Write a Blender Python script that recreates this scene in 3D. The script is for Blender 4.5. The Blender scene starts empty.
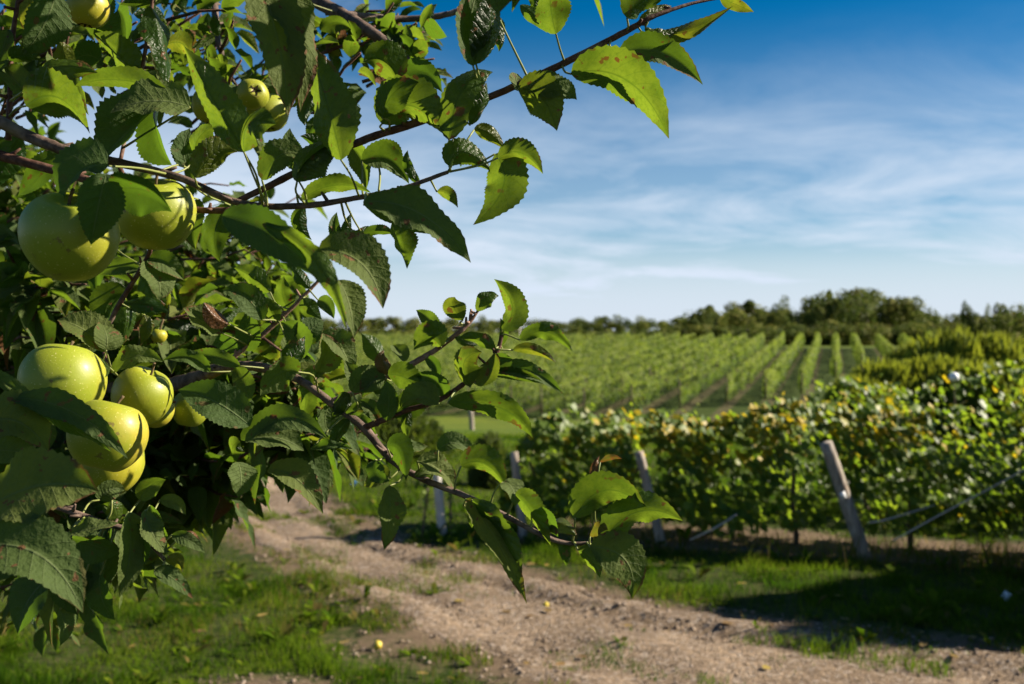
import bpy, math, random
import numpy as np
from mathutils import Vector, Matrix
random.seed(7); RNG = np.random.default_rng(11)
C = bpy.context.scene.collection
SC = bpy.context.scene
R = math.radians

# ------------------------------------------------------------------ camera, sky, sun, exposure
CAM = np.array([0.0, 0.0, 2.2]); FPX = 996.0; PITCH = math.atan(7/FPX)
cam = bpy.data.objects.new('camera', bpy.data.cameras.new('camera')); C.objects.link(cam)
cam.location = CAM; cam.rotation_euler = (R(90)-PITCH, 0, 0)
cam.data.sensor_width = 36; cam.data.lens = 36*FPX/1024
cam.data.clip_start = 0.05; cam.data.clip_end = 9000
cam.data.dof.use_dof = True; cam.data.dof.focus_distance = 1.0; cam.data.dof.aperture_fstop = 8.4
SC.camera = cam
SUN_AZ, SUN_EL = R(7), R(31)          # azimuth from +X towards +Y
SUN = Vector((math.cos(SUN_EL)*math.cos(SUN_AZ), math.cos(SUN_EL)*math.sin(SUN_AZ), math.sin(SUN_EL)))
W = bpy.data.worlds.new('World'); SC.world = W; W.use_nodes = True
nt = W.node_tree; nt.nodes.clear(); N = nt.nodes; Lk = nt.links.new
def nd(tree, typ, **kw):
    n = tree.nodes.new(typ)
    for k, v in kw.items():
        if k.startswith('i_'): n.inputs[k[2:].replace('_', ' ')].default_value = v
        else: setattr(n, k, v)
    return n
sky = nd(nt, 'ShaderNodeTexSky', sky_type='NISHITA', sun_disc=False, sun_elevation=SUN_EL,
         sun_rotation=R(90)-SUN_AZ, altitude=100, air_density=1.0, dust_density=0.35, ozone_density=3.0)
tc = nd(nt, 'ShaderNodeTexCoord')
sx = nd(nt, 'ShaderNodeSeparateXYZ'); Lk(tc.outputs['Generated'], sx.inputs[0])
den = nd(nt, 'ShaderNodeMath', operation='MAXIMUM'); Lk(sx.outputs['Z'], den.inputs[0]); den.inputs[1].default_value = 0.0
den2 = nd(nt, 'ShaderNodeMath', operation='ADD'); Lk(den.outputs[0], den2.inputs[0]); den2.inputs[1].default_value = 0.22
dv = nd(nt, 'ShaderNodeVectorMath', operation='DIVIDE'); Lk(tc.outputs['Generated'], dv.inputs[0])
cb = nd(nt, 'ShaderNodeCombineXYZ')
for k in range(3): Lk(den2.outputs[0], cb.inputs[k])
Lk(cb.outputs[0], dv.inputs[1])
mp = nd(nt, 'ShaderNodeMapping'); Lk(dv.outputs[0], mp.inputs['Vector'])
mp.inputs['Rotation'].default_value = (0, 0, R(14)); mp.inputs['Scale'].default_value = (0.85, 1.25, 1.0); mp.inputs['Location'].default_value = (0.35, 0.4, 0)
nz = nd(nt, 'ShaderNodeTexNoise', i_Scale=2.0, i_Detail=12.0, i_Roughness=0.62, i_Distortion=0.45); Lk(mp.outputs[0], nz.inputs['Vector'])
nz2 = nd(nt, 'ShaderNodeTexNoise', i_Scale=0.8, i_Detail=4.0, i_Roughness=0.5); Lk(mp.outputs[0], nz2.inputs['Vector'])
ad = nd(nt, 'ShaderNodeMath', operation='ADD'); Lk(nz.outputs['Fac'], ad.inputs[0]); Lk(nz2.outputs['Fac'], ad.inputs[1])
cr = nd(nt, 'ShaderNodeMapRange', interpolation_type='SMOOTHSTEP', i_From_Min=1.0, i_From_Max=1.36, i_To_Min=0.0, i_To_Max=0.55); Lk(ad.outputs[0], cr.inputs['Value'])
# thin veil of high cloud thickening towards the horizon, as real cirrus does with slant path
hz = nd(nt, 'ShaderNodeMapRange', interpolation_type='SMOOTHSTEP', i_From_Min=0.315, i_From_Max=0.10, i_To_Min=0.0, i_To_Max=1.0); Lk(sx.outputs['Z'], hz.inputs['Value'])
hm = nd(nt, 'ShaderNodeMath', operation='MULTIPLY'); Lk(hz.outputs[0], hm.inputs[0]); 
hn = nd(nt, 'ShaderNodeMapRange', i_From_Min=0.84, i_From_Max=1.16, i_To_Min=0.40, i_To_Max=1.0); Lk(ad.outputs[0], hn.inputs['Value']); Lk(hn.outputs[0], hm.inputs[1])
mxm = nd(nt, 'ShaderNodeMath', operation='MAXIMUM'); Lk(cr.outputs[0], mxm.inputs[0]); Lk(hm.outputs[0], mxm.inputs[1])
satn = nd(nt, 'ShaderNodeHueSaturation', i_Saturation=2.3, i_Value=0.66); Lk(sky.outputs[0], satn.inputs['Color'])
mix = nd(nt, 'ShaderNodeMixRGB'); hz3 = nd(nt, 'ShaderNodeMapRange', interpolation_type='SMOOTHSTEP', i_From_Min=0.16, i_From_Max=0.02, i_To_Min=0.0, i_To_Max=0.9); Lk(sx.outputs['Z'], hz3.inputs['Value'])
mx3 = nd(nt, 'ShaderNodeMath', operation='MAXIMUM'); Lk(mxm.outputs[0], mx3.inputs[0]); Lk(hz3.outputs[0], mx3.inputs[1])
Lk(mx3.outputs[0], mix.inputs['Fac']); Lk(satn.outputs[0], mix.inputs[1]); mix.inputs[2].default_value = (5.3, 6.05, 7.1, 1)
bg = nd(nt, 'ShaderNodeBackground', i_Strength=0.05); Lk(mix.outputs[0], bg.inputs['Color'])
wo = nd(nt, 'ShaderNodeOutputWorld'); Lk(bg.outputs[0], wo.inputs['Surface'])
sl = bpy.data.lights.new('sun', 'SUN'); sl.energy = 5.0; sl.angle = R(0.53); sl.color = (1.0, 0.89, 0.72)
so = bpy.data.objects.new('sun', sl); C.objects.link(so); so.rotation_euler = SUN.to_track_quat('Z', 'Y').to_euler(); so.location = (40, 5, 30)
SC.view_settings.view_transform = 'Standard'; SC.view_settings.look = 'None'
SC.view_settings.exposure = 1.42; SC.view_settings.gamma = 1.0; SC.view_settings.use_curve_mapping = False
SC.render.engine = 'CYCLES'
try:
    SC.cycles.use_denoising = True; SC.cycles.denoiser = 'OPENIMAGEDENOISE'
except Exception: pass
SC.cycles.max_bounces = 6; SC.cycles.diffuse_bounces = 1; SC.cycles.transmission_bounces = 6; SC.cycles.transparent_max_bounces = 6
SC.cycles.caustics_reflective = False; SC.cycles.caustics_refractive = False

# ------------------------------------------------------------------ helpers
def vnoise(x, y, seed=0):
    x = np.asarray(x, float); y = np.asarray(y, float)
    xi = np.floor(x).astype(np.int64); yi = np.floor(y).astype(np.int64); xf = x-xi; yf = y-yi
    def h(a, b):
        n = (a*374761393 + b*668265263 + seed*982451653) & 0xffffffff
        n = ((n ^ (n >> 13))*1274126177) & 0xffffffff
        return ((n ^ (n >> 16)) & 0xffff)/65535.0
    sxx = xf*xf*(3-2*xf); syy = yf*yf*(3-2*yf)
    a = h(xi, yi)*(1-sxx)+h(xi+1, yi)*sxx; b = h(xi, yi+1)*(1-sxx)+h(xi+1, yi+1)*sxx
    return a*(1-syy)+b*syy
def fbm(x, y, seed=0, o=4):
    s = 0; a = .5
    for k in range(o): s = s+a*vnoise(np.asarray(x)*2**k, np.asarray(y)*2**k, seed+k); a *= .5
    return s
def sstep(a, b, x): t = np.clip((np.asarray(x, float)-a)/(b-a), 0, 1); return t*t*(3-2*t)
RX, RY = 0.308, 0.951                       # direction of the field rows
def Hv(v):                                  # the land dips behind the near vines, then climbs the field
    v = np.asarray(v, float)
    z = -1.9*sstep(14, 48, v)
    t = np.clip((v-50)/68, 0, 1); z = z+2.65*t*(1-.08*np.sin(t*math.pi))
    return z + 2.6*sstep(122, 330, v)
def H(x, y):
    v = np.asarray(x)*RX+np.asarray(y)*RY
    return Hv(v)
def ray(px, py):
    a = (px-512)/FPX; b = (342-py)/FPX
    return np.array([a, math.cos(PITCH)+b*math.sin(PITCH), b*math.cos(PITCH)-math.sin(PITCH)])
def at(px, py, d): return CAM+ray(px, py)*d
def ground(px, py):
    r = ray(px, py); lo = 0.5
    t = lo
    while t < 3000:
        p = CAM+r*t
        if p[2] <= H(p[0], p[1]): break
        t *= 1.01
    return CAM+r*t
def row_start(px, py):
    p = ground(px, py); return p[0]*RY-p[1]*RX, p[0]*RX+p[1]*RY
STARTS = [(585, 419), (632, 416), (680, 409), (727, 407), (766, 406), (802, 400), (836, 384), (862, 373), (889, 365), (911, 358), (933, 352), (955, 348)]
us = [row_start(*q) for q in STARTS]
U0 = us[0][0]; v00 = us[0][1]; SP = (us[4][0]-us[0][0])/4; VEND = 118.0
print('ROWS', SP, [(round(float(u), 1), round(float(v), 1)) for u, v in us])
def mesh_np(name, verts, faces, mat, parent=None, smooth=False, attr=None, attr_name='data'):
    """verts (n,3); faces (m,k) with k constant, or list of such arrays"""
    me = bpy.data.meshes.new(name)
    fl = faces if isinstance(faces, list) else [faces]
    fl = [np.asarray(f, np.int32) for f in fl if len(f)]
    verts = np.asarray(verts, np.float32)
    me.vertices.add(len(verts)); me.vertices.foreach_set('co', verts.ravel())
    tot = sum(f.size for f in fl); npoly = sum(len(f) for f in fl)
    me.loops.add(tot); me.loops.foreach_set('vertex_index', np.concatenate([f.ravel() for f in fl]))
    me.polygons.add(npoly)
    cnt = np.concatenate([np.full(len(f), f.shape[1], np.int32) for f in fl])
    st = np.concatenate([[0], np.cumsum(cnt)[:-1]]).astype(np.int32)
    me.polygons.foreach_set('loop_start', st)
    try: me.polygons.foreach_set('loop_total', cnt)
    except Exception: pass
    if smooth: me.polygons.foreach_set('use_smooth', np.ones(npoly, bool))
    if attr is not None:
        a = me.attributes.new(attr_name, 'FLOAT_COLOR', 'POINT'); a.data.foreach_set('color', np.asarray(attr, np.float32).ravel())
    me.update(calc_edges=True); me.validate()
    if mat: me.materials.append(mat)
    o = bpy.data.objects.new(name, me); C.objects.link(o)
    if parent: o.parent = parent
    return o
class MB:
    def __init__(s): s.v = []; s.f3 = []; s.f4 = []; s.a = []; s.n = 0
    def add(s, v, f, a=None):
        v = np.asarray(v, float).reshape(-1, 3); f = np.asarray(f, int)
        s.v.append(v)
        if len(f): (s.f3 if f.shape[1] == 3 else s.f4).append(f+s.n)
        s.a.append(np.tile([0, 0, .5, .5], (len(v), 1)) if a is None else np.broadcast_to(np.asarray(a, float), (len(v), 4)))
        s.n += len(v)
    def build(s, name, mat, parent=None, smooth=False):
        if not s.v: return None
        fl = []
        if s.f3: fl.append(np.concatenate(s.f3))
        if s.f4: fl.append(np.concatenate(s.f4))
        return mesh_np(name, np.concatenate(s.v), fl, mat, parent, smooth, np.concatenate(s.a))
def resample(pts, rad, n):
    pts = np.asarray(pts, float); m = len(pts)
    ext = np.vstack([2*pts[0]-pts[1], pts, 2*pts[-1]-pts[-2]])
    out = []; rr = []
    for i in range(n):
        t = i/(n-1)*(m-1); k = min(int(t), m-2); u = t-k
        p0, p1, p2, p3 = ext[k], ext[k+1], ext[k+2], ext[k+3]
        out.append(.5*((2*p1)+(-p0+p2)*u+(2*p0-5*p1+4*p2-p3)*u*u+(-p0+3*p1-3*p2+p3)*u**3))
        rr.append(rad[k]*(1-u)+rad[k+1]*u)
    return np.array(out), np.array(rr)
def tube(mb, pts, rad, n=None, sides=8, knob=0.0, a=None, cap=True):
    pts = np.asarray(pts, float)
    if np.isscalar(rad): rad = [rad]*len(pts)
    if n: pts, rad = resample(pts, list(rad), n)
    n = len(pts); T = np.gradient(pts, axis=0); T /= np.linalg.norm(T, axis=1)[:, None]+1e-12
    up = np.array([0, 0, 1.0]) if abs(T[0][2]) < .9 else np.array([1.0, 0, 0])
    vs = []
    for i in range(n):
        s = np.cross(T[i], up); s /= np.linalg.norm(s)+1e-12; up = np.cross(s, T[i])
        for k in range(sides):
            ang = 2*math.pi*k/sides
            r = rad[i]*(1+knob*(random.random()-.5)*2)
            vs.append(pts[i]+r*(math.cos(ang)*s+math.sin(ang)*up))
    f = [[i*sides+k, i*sides+(k+1) % sides, (i+1)*sides+(k+1) % sides, (i+1)*sides+k] for i in range(n-1) for k in range(sides)]
    if cap:
        vs += [pts[0], pts[-1]]; b = n*sides
        f3 = [[b, (k+1) % sides, k] for k in range(sides)]+[[b+1, (n-1)*sides+k, (n-1)*sides+(k+1) % sides] for k in range(sides)]
        mb.add(vs, f, a); s0 = mb.n-len(vs); mb.f3.append(np.array(f3)+s0)
    else: mb.add(vs, f, a)
def tag(o, label=None, cat=None, group=None, kind=None):
    if label: o['label'] = label
    if cat: o['category'] = cat
    if group: o['group'] = group
    if kind: o['kind'] = kind
    return o
def empty(name, loc, label=None, cat=None, group=None, rz=0):
    o = bpy.data.objects.new(name, None); C.objects.link(o); o.location = loc; o.rotation_euler = (0, 0, rz); o.empty_display_size = .1
    return tag(o, label, cat, group)
def keep(child, parent):                     # parent a mesh built in world space under an unrotated Empty
    child.parent = parent; child.matrix_parent_inverse = Matrix.Translation(-Vector(parent.location)); return child
def copy_tree(o, parent=None):
    c = o.copy(); C.objects.link(c); c.parent = parent
    for ch in [x for x in o.children]: copy_tree(ch, c)
    return c

# ------------------------------------------------------------------ materials
def new_mat(name):
    m = bpy.data.materials.new(name); m.use_nodes = True; t = m.node_tree; t.nodes.clear(); return m, t
def ramp(t, stops, fac=None):
    n = nd(t, 'ShaderNodeValToRGB'); e = n.color_ramp.elements
    while len(e) < len(stops): e.new(.5)
    for k, (p, c) in enumerate(stops): e[k].position = p; e[k].color = (*c, 1)
    if fac is not None: t.links.new(fac, n.inputs[0])
    return n
def math_(t, op, a, b=None, c=None):
    n = nd(t, 'ShaderNodeMath', operation=op)
    for k, v in enumerate((a, b, c)):
        if v is None: continue
        if hasattr(v, 'is_output') or hasattr(v, 'links'): t.links.new(v, n.inputs[k])
        else: n.inputs[k].default_value = v
    return n.outputs[0]
def mixc(t, f, a, b, bt='MIX'):
    n = nd(t, 'ShaderNodeMixRGB', blend_type=bt)
    for k, v in enumerate((f, a, b)):
        if hasattr(v, 'links'): t.links.new(v, n.inputs[k])
        elif isinstance(v, tuple): n.inputs[k].default_value = (*v, 1) if len(v) == 3 else v
        else: n.inputs[k].default_value = v
    return n.outputs[0]
def mrange(t, v, a, b, c, d, smooth=True):
    n = nd(t, 'ShaderNodeMapRange', interpolation_type='SMOOTHSTEP' if smooth else 'LINEAR'); t.links.new(v, n.inputs['Value'])
    for k, x in zip(('From Min', 'From Max', 'To Min', 'To Max'), (a, b, c, d)): n.inputs[k].default_value = x
    return n.outputs[0]
def noise(t, scale, detail=4, rough=.55, vec=None, dist=0):
    n = nd(t, 'ShaderNodeTexNoise', i_Scale=scale, i_Detail=detail, i_Roughness=rough, i_Distortion=dist)
    if vec is None:
        g = nd(t, 'ShaderNodeTexCoord'); vec = g.outputs['Object']
    t.links.new(vec, n.inputs['Vector']); return n.outputs['Fac']
def bump(t, h, strength=.3, dist=.01):
    n = nd(t, 'ShaderNodeBump', i_Strength=strength, i_Distance=dist); t.links.new(h, n.inputs['Height']); return n.outputs[0]
def surf(t, col, rough=.6, spec=.4, nrm=None, trans=None, tcol=None, coat=0):
    p = nd(t, 'ShaderNodeBsdfPrincipled')
    for nm, v in (('Base Color', col), ('Roughness', rough), ('Specular IOR Level', spec)):
        if hasattr(v, 'links'): t.links.new(v, p.inputs[nm])
        else: p.inputs[nm].default_value = (*v, 1) if isinstance(v, tuple) else v
    if coat: p.inputs['Coat Weight'].default_value = coat; p.inputs['Coat Roughness'].default_value = .25
    if nrm is not None: t.links.new(nrm, p.inputs['Normal'])
    o = nd(t, 'ShaderNodeOutputMaterial'); out = p.outputs[0]
    if trans is not None:
        tr = nd(t, 'ShaderNodeBsdfTranslucent')
        if hasattr(tcol, 'links'): t.links.new(tcol, tr.inputs['Color'])
        else: tr.inputs['Color'].default_value = (*tcol, 1)
        mx = nd(t, 'ShaderNodeMixShader')
        if hasattr(trans, 'links'): t.links.new(trans, mx.inputs[0])
        else: mx.inputs[0].default_value = trans
        t.links.new(out, mx.inputs[1]); t.links.new(tr.outputs[0], mx.inputs[2]); out = mx.outputs[0]
    t.links.new(out, o.inputs['Surface'])
    return p
def data_attr(t):
    a = nd(t, 'ShaderNodeAttribute', attribute_name='data'); s = nd(t, 'ShaderNodeSeparateColor'); t.links.new(a.outputs['Color'], s.inputs[0])
    return s.outputs[0], s.outputs[1], s.outputs[2], a.outputs['Alpha']
def apple_leaf_material():
    m, t = new_mat('apple_leaf'); u, v, rnd, age = data_attr(t)
    av = math_(t, 'ABSOLUTE', math_(t, 'SUBTRACT', math_(t, 'MULTIPLY', v, 2.0), 1.0))
    ph = math_(t, 'SUBTRACT', u, math_(t, 'MULTIPLY', av, .17))
    sv = math_(t, 'ABSOLUTE', math_(t, 'SINE', math_(t, 'MULTIPLY', ph, 3.14159*9)))
    lat = mrange(t, sv, 0.0, 0.2, 1, 0)
    mid = mrange(t, av, 0.0, 0.07, 1, 0)
    vein = math_(t, 'MAXIMUM', math_(t, 'MULTIPLY', lat, .45), mid)
    tc = nd(t, 'ShaderNodeTexCoord').outputs['Object']
    nf = noise(t, 420, 3, .6, tc); nb = noise(t, 38, 4, .6, tc); nsp = noise(t, 95, 2, .5, tc)
    top = ramp(t, [(0, (.006, .020, .004)), (.5, (.013, .037, .006)), (1, (.042, .076, .009))], rnd).outputs[0]
    top = mixc(t, mrange(t, nb, .4, .75, 0, .4), top, (.032, .066, .012))
    top = mixc(t, math_(t, 'MULTIPLY', vein, .35), top, (.09, .13, .04))
    und = ramp(t, [(0, (.045, .08, .020)), (1, (.09, .12, .030))], rnd).outputs[0]
    und = mixc(t, math_(t, 'MULTIPLY', vein, .5), und, (.19, .23, .10))
    geo = nd(t, 'ShaderNodeNewGeometry')
    col = mixc(t, geo.outputs['Backfacing'], top, und)
    # disease spots, scorched rims and an overall yellowing that differ leaf by leaf
    sp = math_(t, 'MULTIPLY', mrange(t, nsp, .65, .675, 0, 1), mrange(t, age, .2, .4, .2, 1))
    edge = mrange(t, math_(t, 'ADD', math_(t, 'MULTIPLY', math_(t, 'ADD', math_(t, 'MULTIPLY', av, .5), math_(t, 'MULTIPLY', u, .5)), 1.0), math_(t, 'MULTIPLY', nb, .7)), 1.16, 1.24, 0, 1)
    edge = math_(t, 'MULTIPLY', edge, mrange(t, age, .42, .62, 0, 1))
    dead = mrange(t, age, .93, .97, 0, 1)
    brown = mixc(t, nf, (.07, .028, .010), (.24, .12, .055))
    bl = math_(t, 'MAXIMUM', math_(t, 'MAXIMUM', math_(t, 'MULTIPLY', sp, .9), edge), dead)
    yel = mrange(t, age, .5, .9, 0, .45)
    col = mixc(t, yel, col, (.16, .16, .02)); col = mixc(t, bl, col, brown)
    tcol = ramp(t, [(0, (.10, .195, .010)), (1, (.21, .30, .018))], rnd).outputs[0]
    tcol = mixc(t, yel, tcol, (.46, .40, .02)); tcol = mixc(t, bl, tcol, (.16, .05, .012)); tcol = mixc(t, math_(t, 'MULTIPLY', vein, .65), tcol, (.07, .13, .008)); tcol = mixc(t, mrange(t, nb, .42, .68, 0, .6), tcol, (.09, .17, .008)); tcol = mixc(t, mrange(t, noise(t, 260, 3, .6, tc), .45, .7, 0, .4), tcol, (.08, .15, .008))
    h = math_(t, 'ADD', math_(t, 'MULTIPLY', vein, -.45), math_(t, 'MULTIPLY', nf, .25))
    pk = noise(t, 170, 3, .55, tc)
    h = math_(t, 'ADD', h, math_(t, 'ADD', math_(t, 'MULTIPLY', nb, .9), math_(t, 'ADD', math_(t, 'MULTIPLY', pk, 1.5), math_(t, 'MULTIPLY', sv, .16))))
    rough = mixc(t, geo.outputs['Backfacing'], (.35, .35, .35), (.75, .75, .75))
    surf(t, col, rough, .26, bump(t, h, .75, .0022), .46, tcol)
    return m
def simple_leaf_material(name, tops, trans_stops, yellow, tyellow, tf=.45, rough=.5, brown=True, spec=.35, vary=None):
    m, t = new_mat(name); u, v, rnd, age = data_attr(t)
    col = ramp(t, [(k/(len(tops)-1), c) for k, c in enumerate(tops)], rnd).outputs[0]
    tcol = ramp(t, [(k/(len(trans_stops)-1), c) for k, c in enumerate(trans_stops)], rnd).outputs[0]
    y = mrange(t, age, .55, .75, 0, 1)
    col = mixc(t, y, col, yellow); tcol = mixc(t, y, tcol, tyellow)
    if brown:
        b = mrange(t, age, .94, .97, 0, 1); col = mixc(t, b, col, (.16, .07, .02)); tcol = mixc(t, b, tcol, (.2, .07, .01))
    if vary:                                     # each plant its own tone
        oi = nd(t, 'ShaderNodeObjectInfo'); tone = ramp(t, [(k/(len(vary)-1), c) for k, c in enumerate(vary)], oi.outputs['Random']).outputs[0]
        col = mixc(t, 1.0, col, tone, 'MULTIPLY')
    surf(t, col, rough, spec, None, tf, tcol)
    return m
def bark_material(name, c1, c2, scale=60, st=.6):
    m, t = new_mat(name); g = nd(t, 'ShaderNodeTexCoord').outputs['Object']
    n1 = noise(t, scale, 6, .65, g); n2 = noise(t, scale*.25, 3, .5, g)
    col = mixc(t, mrange(t, n1, .3, .7, 0, 1), c1, c2); col = mixc(t, mrange(t, n2, .55, .75, 0, .5), col, (.20, .17, .13))
    surf(t, col, .75, .25, bump(t, n1, st, .003)); return m
def plain(name, col, rough=.6, spec=.4, ns=40, amt=.25, bst=.2):
    m, t = new_mat(name); n = noise(t, ns, 5, .6)
    c = mixc(t, mrange(t, n, .3, .7, 0, amt), col, tuple(x*.45 for x in col)); surf(t, c, rough, spec, bump(t, n, bst, .004)); return m
M = {}
M['leaf'] = apple_leaf_material()
M['grape'] = simple_leaf_material('grape_leaf', [(.05, .092, .016), (.105, .162, .024), (.15, .20, .038)], [(.20, .33, .016), (.38, .48, .03)], (.36, .265, .012), (.58, .43, .015), .42, .45, spec=.2)
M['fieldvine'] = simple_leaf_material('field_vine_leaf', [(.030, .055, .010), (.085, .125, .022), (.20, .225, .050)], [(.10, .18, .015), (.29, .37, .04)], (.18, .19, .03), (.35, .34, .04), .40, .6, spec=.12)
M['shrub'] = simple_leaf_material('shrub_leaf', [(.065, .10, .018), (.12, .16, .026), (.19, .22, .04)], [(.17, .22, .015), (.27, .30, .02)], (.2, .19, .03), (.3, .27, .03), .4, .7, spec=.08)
M['darkshrub'] = simple_leaf_material('dark_shrub_leaf', [(.030, .05, .014), (.06, .085, .018), (.09, .115, .024)], [(.08, .13, .01), (.14, .19, .02)], (.1, .1, .02), (.2, .18, .02), .35, .6)
M['treecrown'] = simple_leaf_material('wood_leaf', [(.04, .062, .018), (.11, .13, .03), (.24, .23, .055)], [(.06, .10, .018), (.12, .15, .022)], (.09, .085, .02), (.13, .11, .02), .3, .65, spec=.1, vary=[(.42, .55, .5), (.8, .85, .7), (1.25, 1.1, .8), (.6, .75, .6), (1.35, 1.25, .9)])
M['grass'] = simple_leaf_material('grass_blade', [(.016, .044, .002), (.052, .098, .005), (.125, .16, .012)], [(.05, .13, .004), (.18, .28, .011)], (.15, .115, .035), (.2, .15, .035), .42, .8, spec=.04, brown=False)
M['bark'] = bark_material('apple_bark', (.045, .028, .02), (.16, .11, .085), 90)
M['twig'] = bark_material('young_twig', (.055, .024, .016), (.13, .065, .045), 160, .35)
M['paletwig'] = bark_material('pale_twig', (.16, .085, .06), (.32, .2, .15), 160, .35)
M['vinewood'] = bark_material('vine_wood', (.05, .035, .024), (.14, .10, .07), 50)
M['farbark'] = bark_material('tree_bark', (.05, .04, .03), (.13, .10, .08), 6)
def petiole_mat():
    m, t = new_mat('petiole'); n = noise(t, 120, 3); surf(t, mixc(t, n, (.17, .22, .05), (.27, .27, .09)), .5, .4, None, .2, (.2, .26, .03)); return m
M['petiole'] = petiole_mat()
def post_mat():
    m, t = new_mat('weathered_post'); tc = nd(t, 'ShaderNodeTexCoord'); mp = nd(t, 'ShaderNodeMapping'); t.links.new(tc.outputs['Object'], mp.inputs[0]); mp.inputs['Scale'].default_value = (30, 30, 2.2)
    n = noise(t, 1.0, 6, .65, mp.outputs[0]); n2 = noise(t, 5, 4, .6)
    c = mixc(t, mrange(t, n, .3, .7, 0, 1), (.37, .33, .28), (.18, .145, .115)); c = mixc(t, mrange(t, n2, .5, .75, 0, .6), c, (.25, .15, .09))
    surf(t, c, .8, .2, bump(t, n, .6, .006)); return m
M['post'] = post_mat()
M['whitepost'] = plain('pale_post', (.52, .49, .44), .7, .3, 14, .35)
M['wire'] = plain('wire', (.28, .27, .25), .5, .5)
M['hose'] = plain('hose', (.46, .40, .34), .7, .3, 12, .3)
M['white'] = plain('white_plastic', (.78, .80, .82), .45, .5, 20, .1)
M['blue'] = plain('blue_plastic', (.10, .30, .62), .5, .5, 20, .1)
M['yellowfruit'] = plain('fallen_apple_skin', (.55, .42, .04), .5, .4, 30, .3)
M['stone'] = None
def ground_mat():
    m, t = new_mat('ground'); g = nd(t, 'ShaderNodeTexCoord').outputs['Object']
    wear = data_attr(t)[0]
    n1 = noise(t, .35, 6, .6, g); n2 = noise(t, 9, 6, .7, g); n3 = noise(t, 60, 4, .65, g)
    gr = mixc(t, mrange(t, n1, .35, .65, 0, 1), (.065, .105, .008), (.115, .145, .016))
    gr = mixc(t, mrange(t, n2, .45, .7, 0, .6), gr, (.016, .026, .005))
    s = nd(t, 'ShaderNodeSeparateXYZ'); t.links.new(g, s.inputs[0])
    turf = mixc(t, mrange(t, n2, .35, .65, 0, 1), (.020, .036, .005), (.058, .062, .018))     # darker mottled ground under the blades of the verge
    gr = mixc(t, mrange(t, s.outputs[1], 15, 24, 1, 0), gr, turf)
    soil = mixc(t, n3, (.075, .052, .032), (.20, .145, .095)); soil = mixc(t, mrange(t, n2, .5, .7, 0, .5), soil, (.07, .048, .03))
    col = mixc(t, mrange(t, math_(t, 'ADD', wear, math_(t, 'MULTIPLY', math_(t, 'SUBTRACT', n2, .5), .9)), .35, .65, 0, 1), gr, soil)
    # worked soil under the field rows
    uu = math_(t, 'SUBTRACT', math_(t, 'MULTIPLY', s.outputs[0], RY), math_(t, 'MULTIPLY', s.outputs[1], RX))
    vv = math_(t, 'ADD', math_(t, 'MULTIPLY', s.outputs[0], RX), math_(t, 'MULTIPLY', s.outputs[1], RY))
    fr = math_(t, 'ABSOLUTE', math_(t, 'SUBTRACT', math_(t, 'FRACT', math_(t, 'ADD', math_(t, 'DIVIDE', math_(t, 'ADD', uu, -float(U0)), float(SP)), .5)), .5))
    strip = math_(t, 'MULTIPLY', mrange(t, math_(t, 'ADD', fr, math_(t, 'MULTIPLY', n2, .12)), .17, .28, 1, 0), mrange(t, vv, float(v00)-3, float(v00)+1, 0, 1))
    strip = math_(t, 'MULTIPLY', strip, mrange(t, vv, VEND, VEND+3, 1, 0))
    inrow = math_(t, 'MULTIPLY', mrange(t, vv, float(v00)-1.5, float(v00)+1.5, 0, 1), mrange(t, vv, VEND, VEND+3, 1, 0))
    col = mixc(t, math_(t, 'MULTIPLY', inrow, .8), col, (.022, .038, .006))                # field ground painted darker, standing in for shade between the rows
    col = mixc(t, math_(t, 'MULTIPLY', strip, .6), col, mixc(t, .5, soil, (.06, .05, .02)))
    surf(t, col, .95, .1, bump(t, math_(t, 'ADD', n3, n2), .6, .03)); return m
M['ground'] = ground_mat()
def track_mat():
    m, t = new_mat('gravel_track'); g = nd(t, 'ShaderNodeTexCoord').outputs['Object']
    n1 = noise(t, 1.1, 5, .6, g); n2 = noise(t, 14, 6, .7, g); n3 = noise(t, 75, 4, .7, g)
    vo = nd(t, 'ShaderNodeTexVoronoi', i_Scale=42.0); t.links.new(g, vo.inputs['Vector'])
    c = mixc(t, mrange(t, n1, .35, .65, 0, 1), (.30, .215, .14), (.16, .112, .070))
    c = mixc(t, mrange(t, n2, .38, .62, 0, .85), c, (.095, .065, .042)); c = mixc(t, mrange(t, n3, .45, .7, 0, .6), c, (.42, .33, .25))
    vc = nd(t, 'ShaderNodeSeparateColor'); t.links.new(vo.outputs['Color'], vc.inputs[0])
    c = mixc(t, mrange(t, vc.outputs[0], .7, .95, 0, .45), c, (.50, .43, .36))
    h = math_(t, 'ADD', math_(t, 'MULTIPLY', vo.outputs['Distance'], -.9), math_(t, 'ADD', n3, n2))
    surf(t, c, .95, .12, bump(t, h, .8, .03)); return m
M['track'] = track_mat()
def stone_mat():
    m, t = new_mat('gravel_stone'); u, v, rnd, age = data_attr(t); n = noise(t, 60, 4)
    c = ramp(t, [(0, (.11, .078, .055)), (.6, (.20, .148, .105)), (1, (.36, .29, .23))], rnd).outputs[0]
    surf(t, mixc(t, mrange(t, n, .3, .7, 0, .4), c, (.2, .15, .11)), .85, .2, bump(t, n, .4, .004)); return m
M['stone'] = stone_mat()
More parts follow.
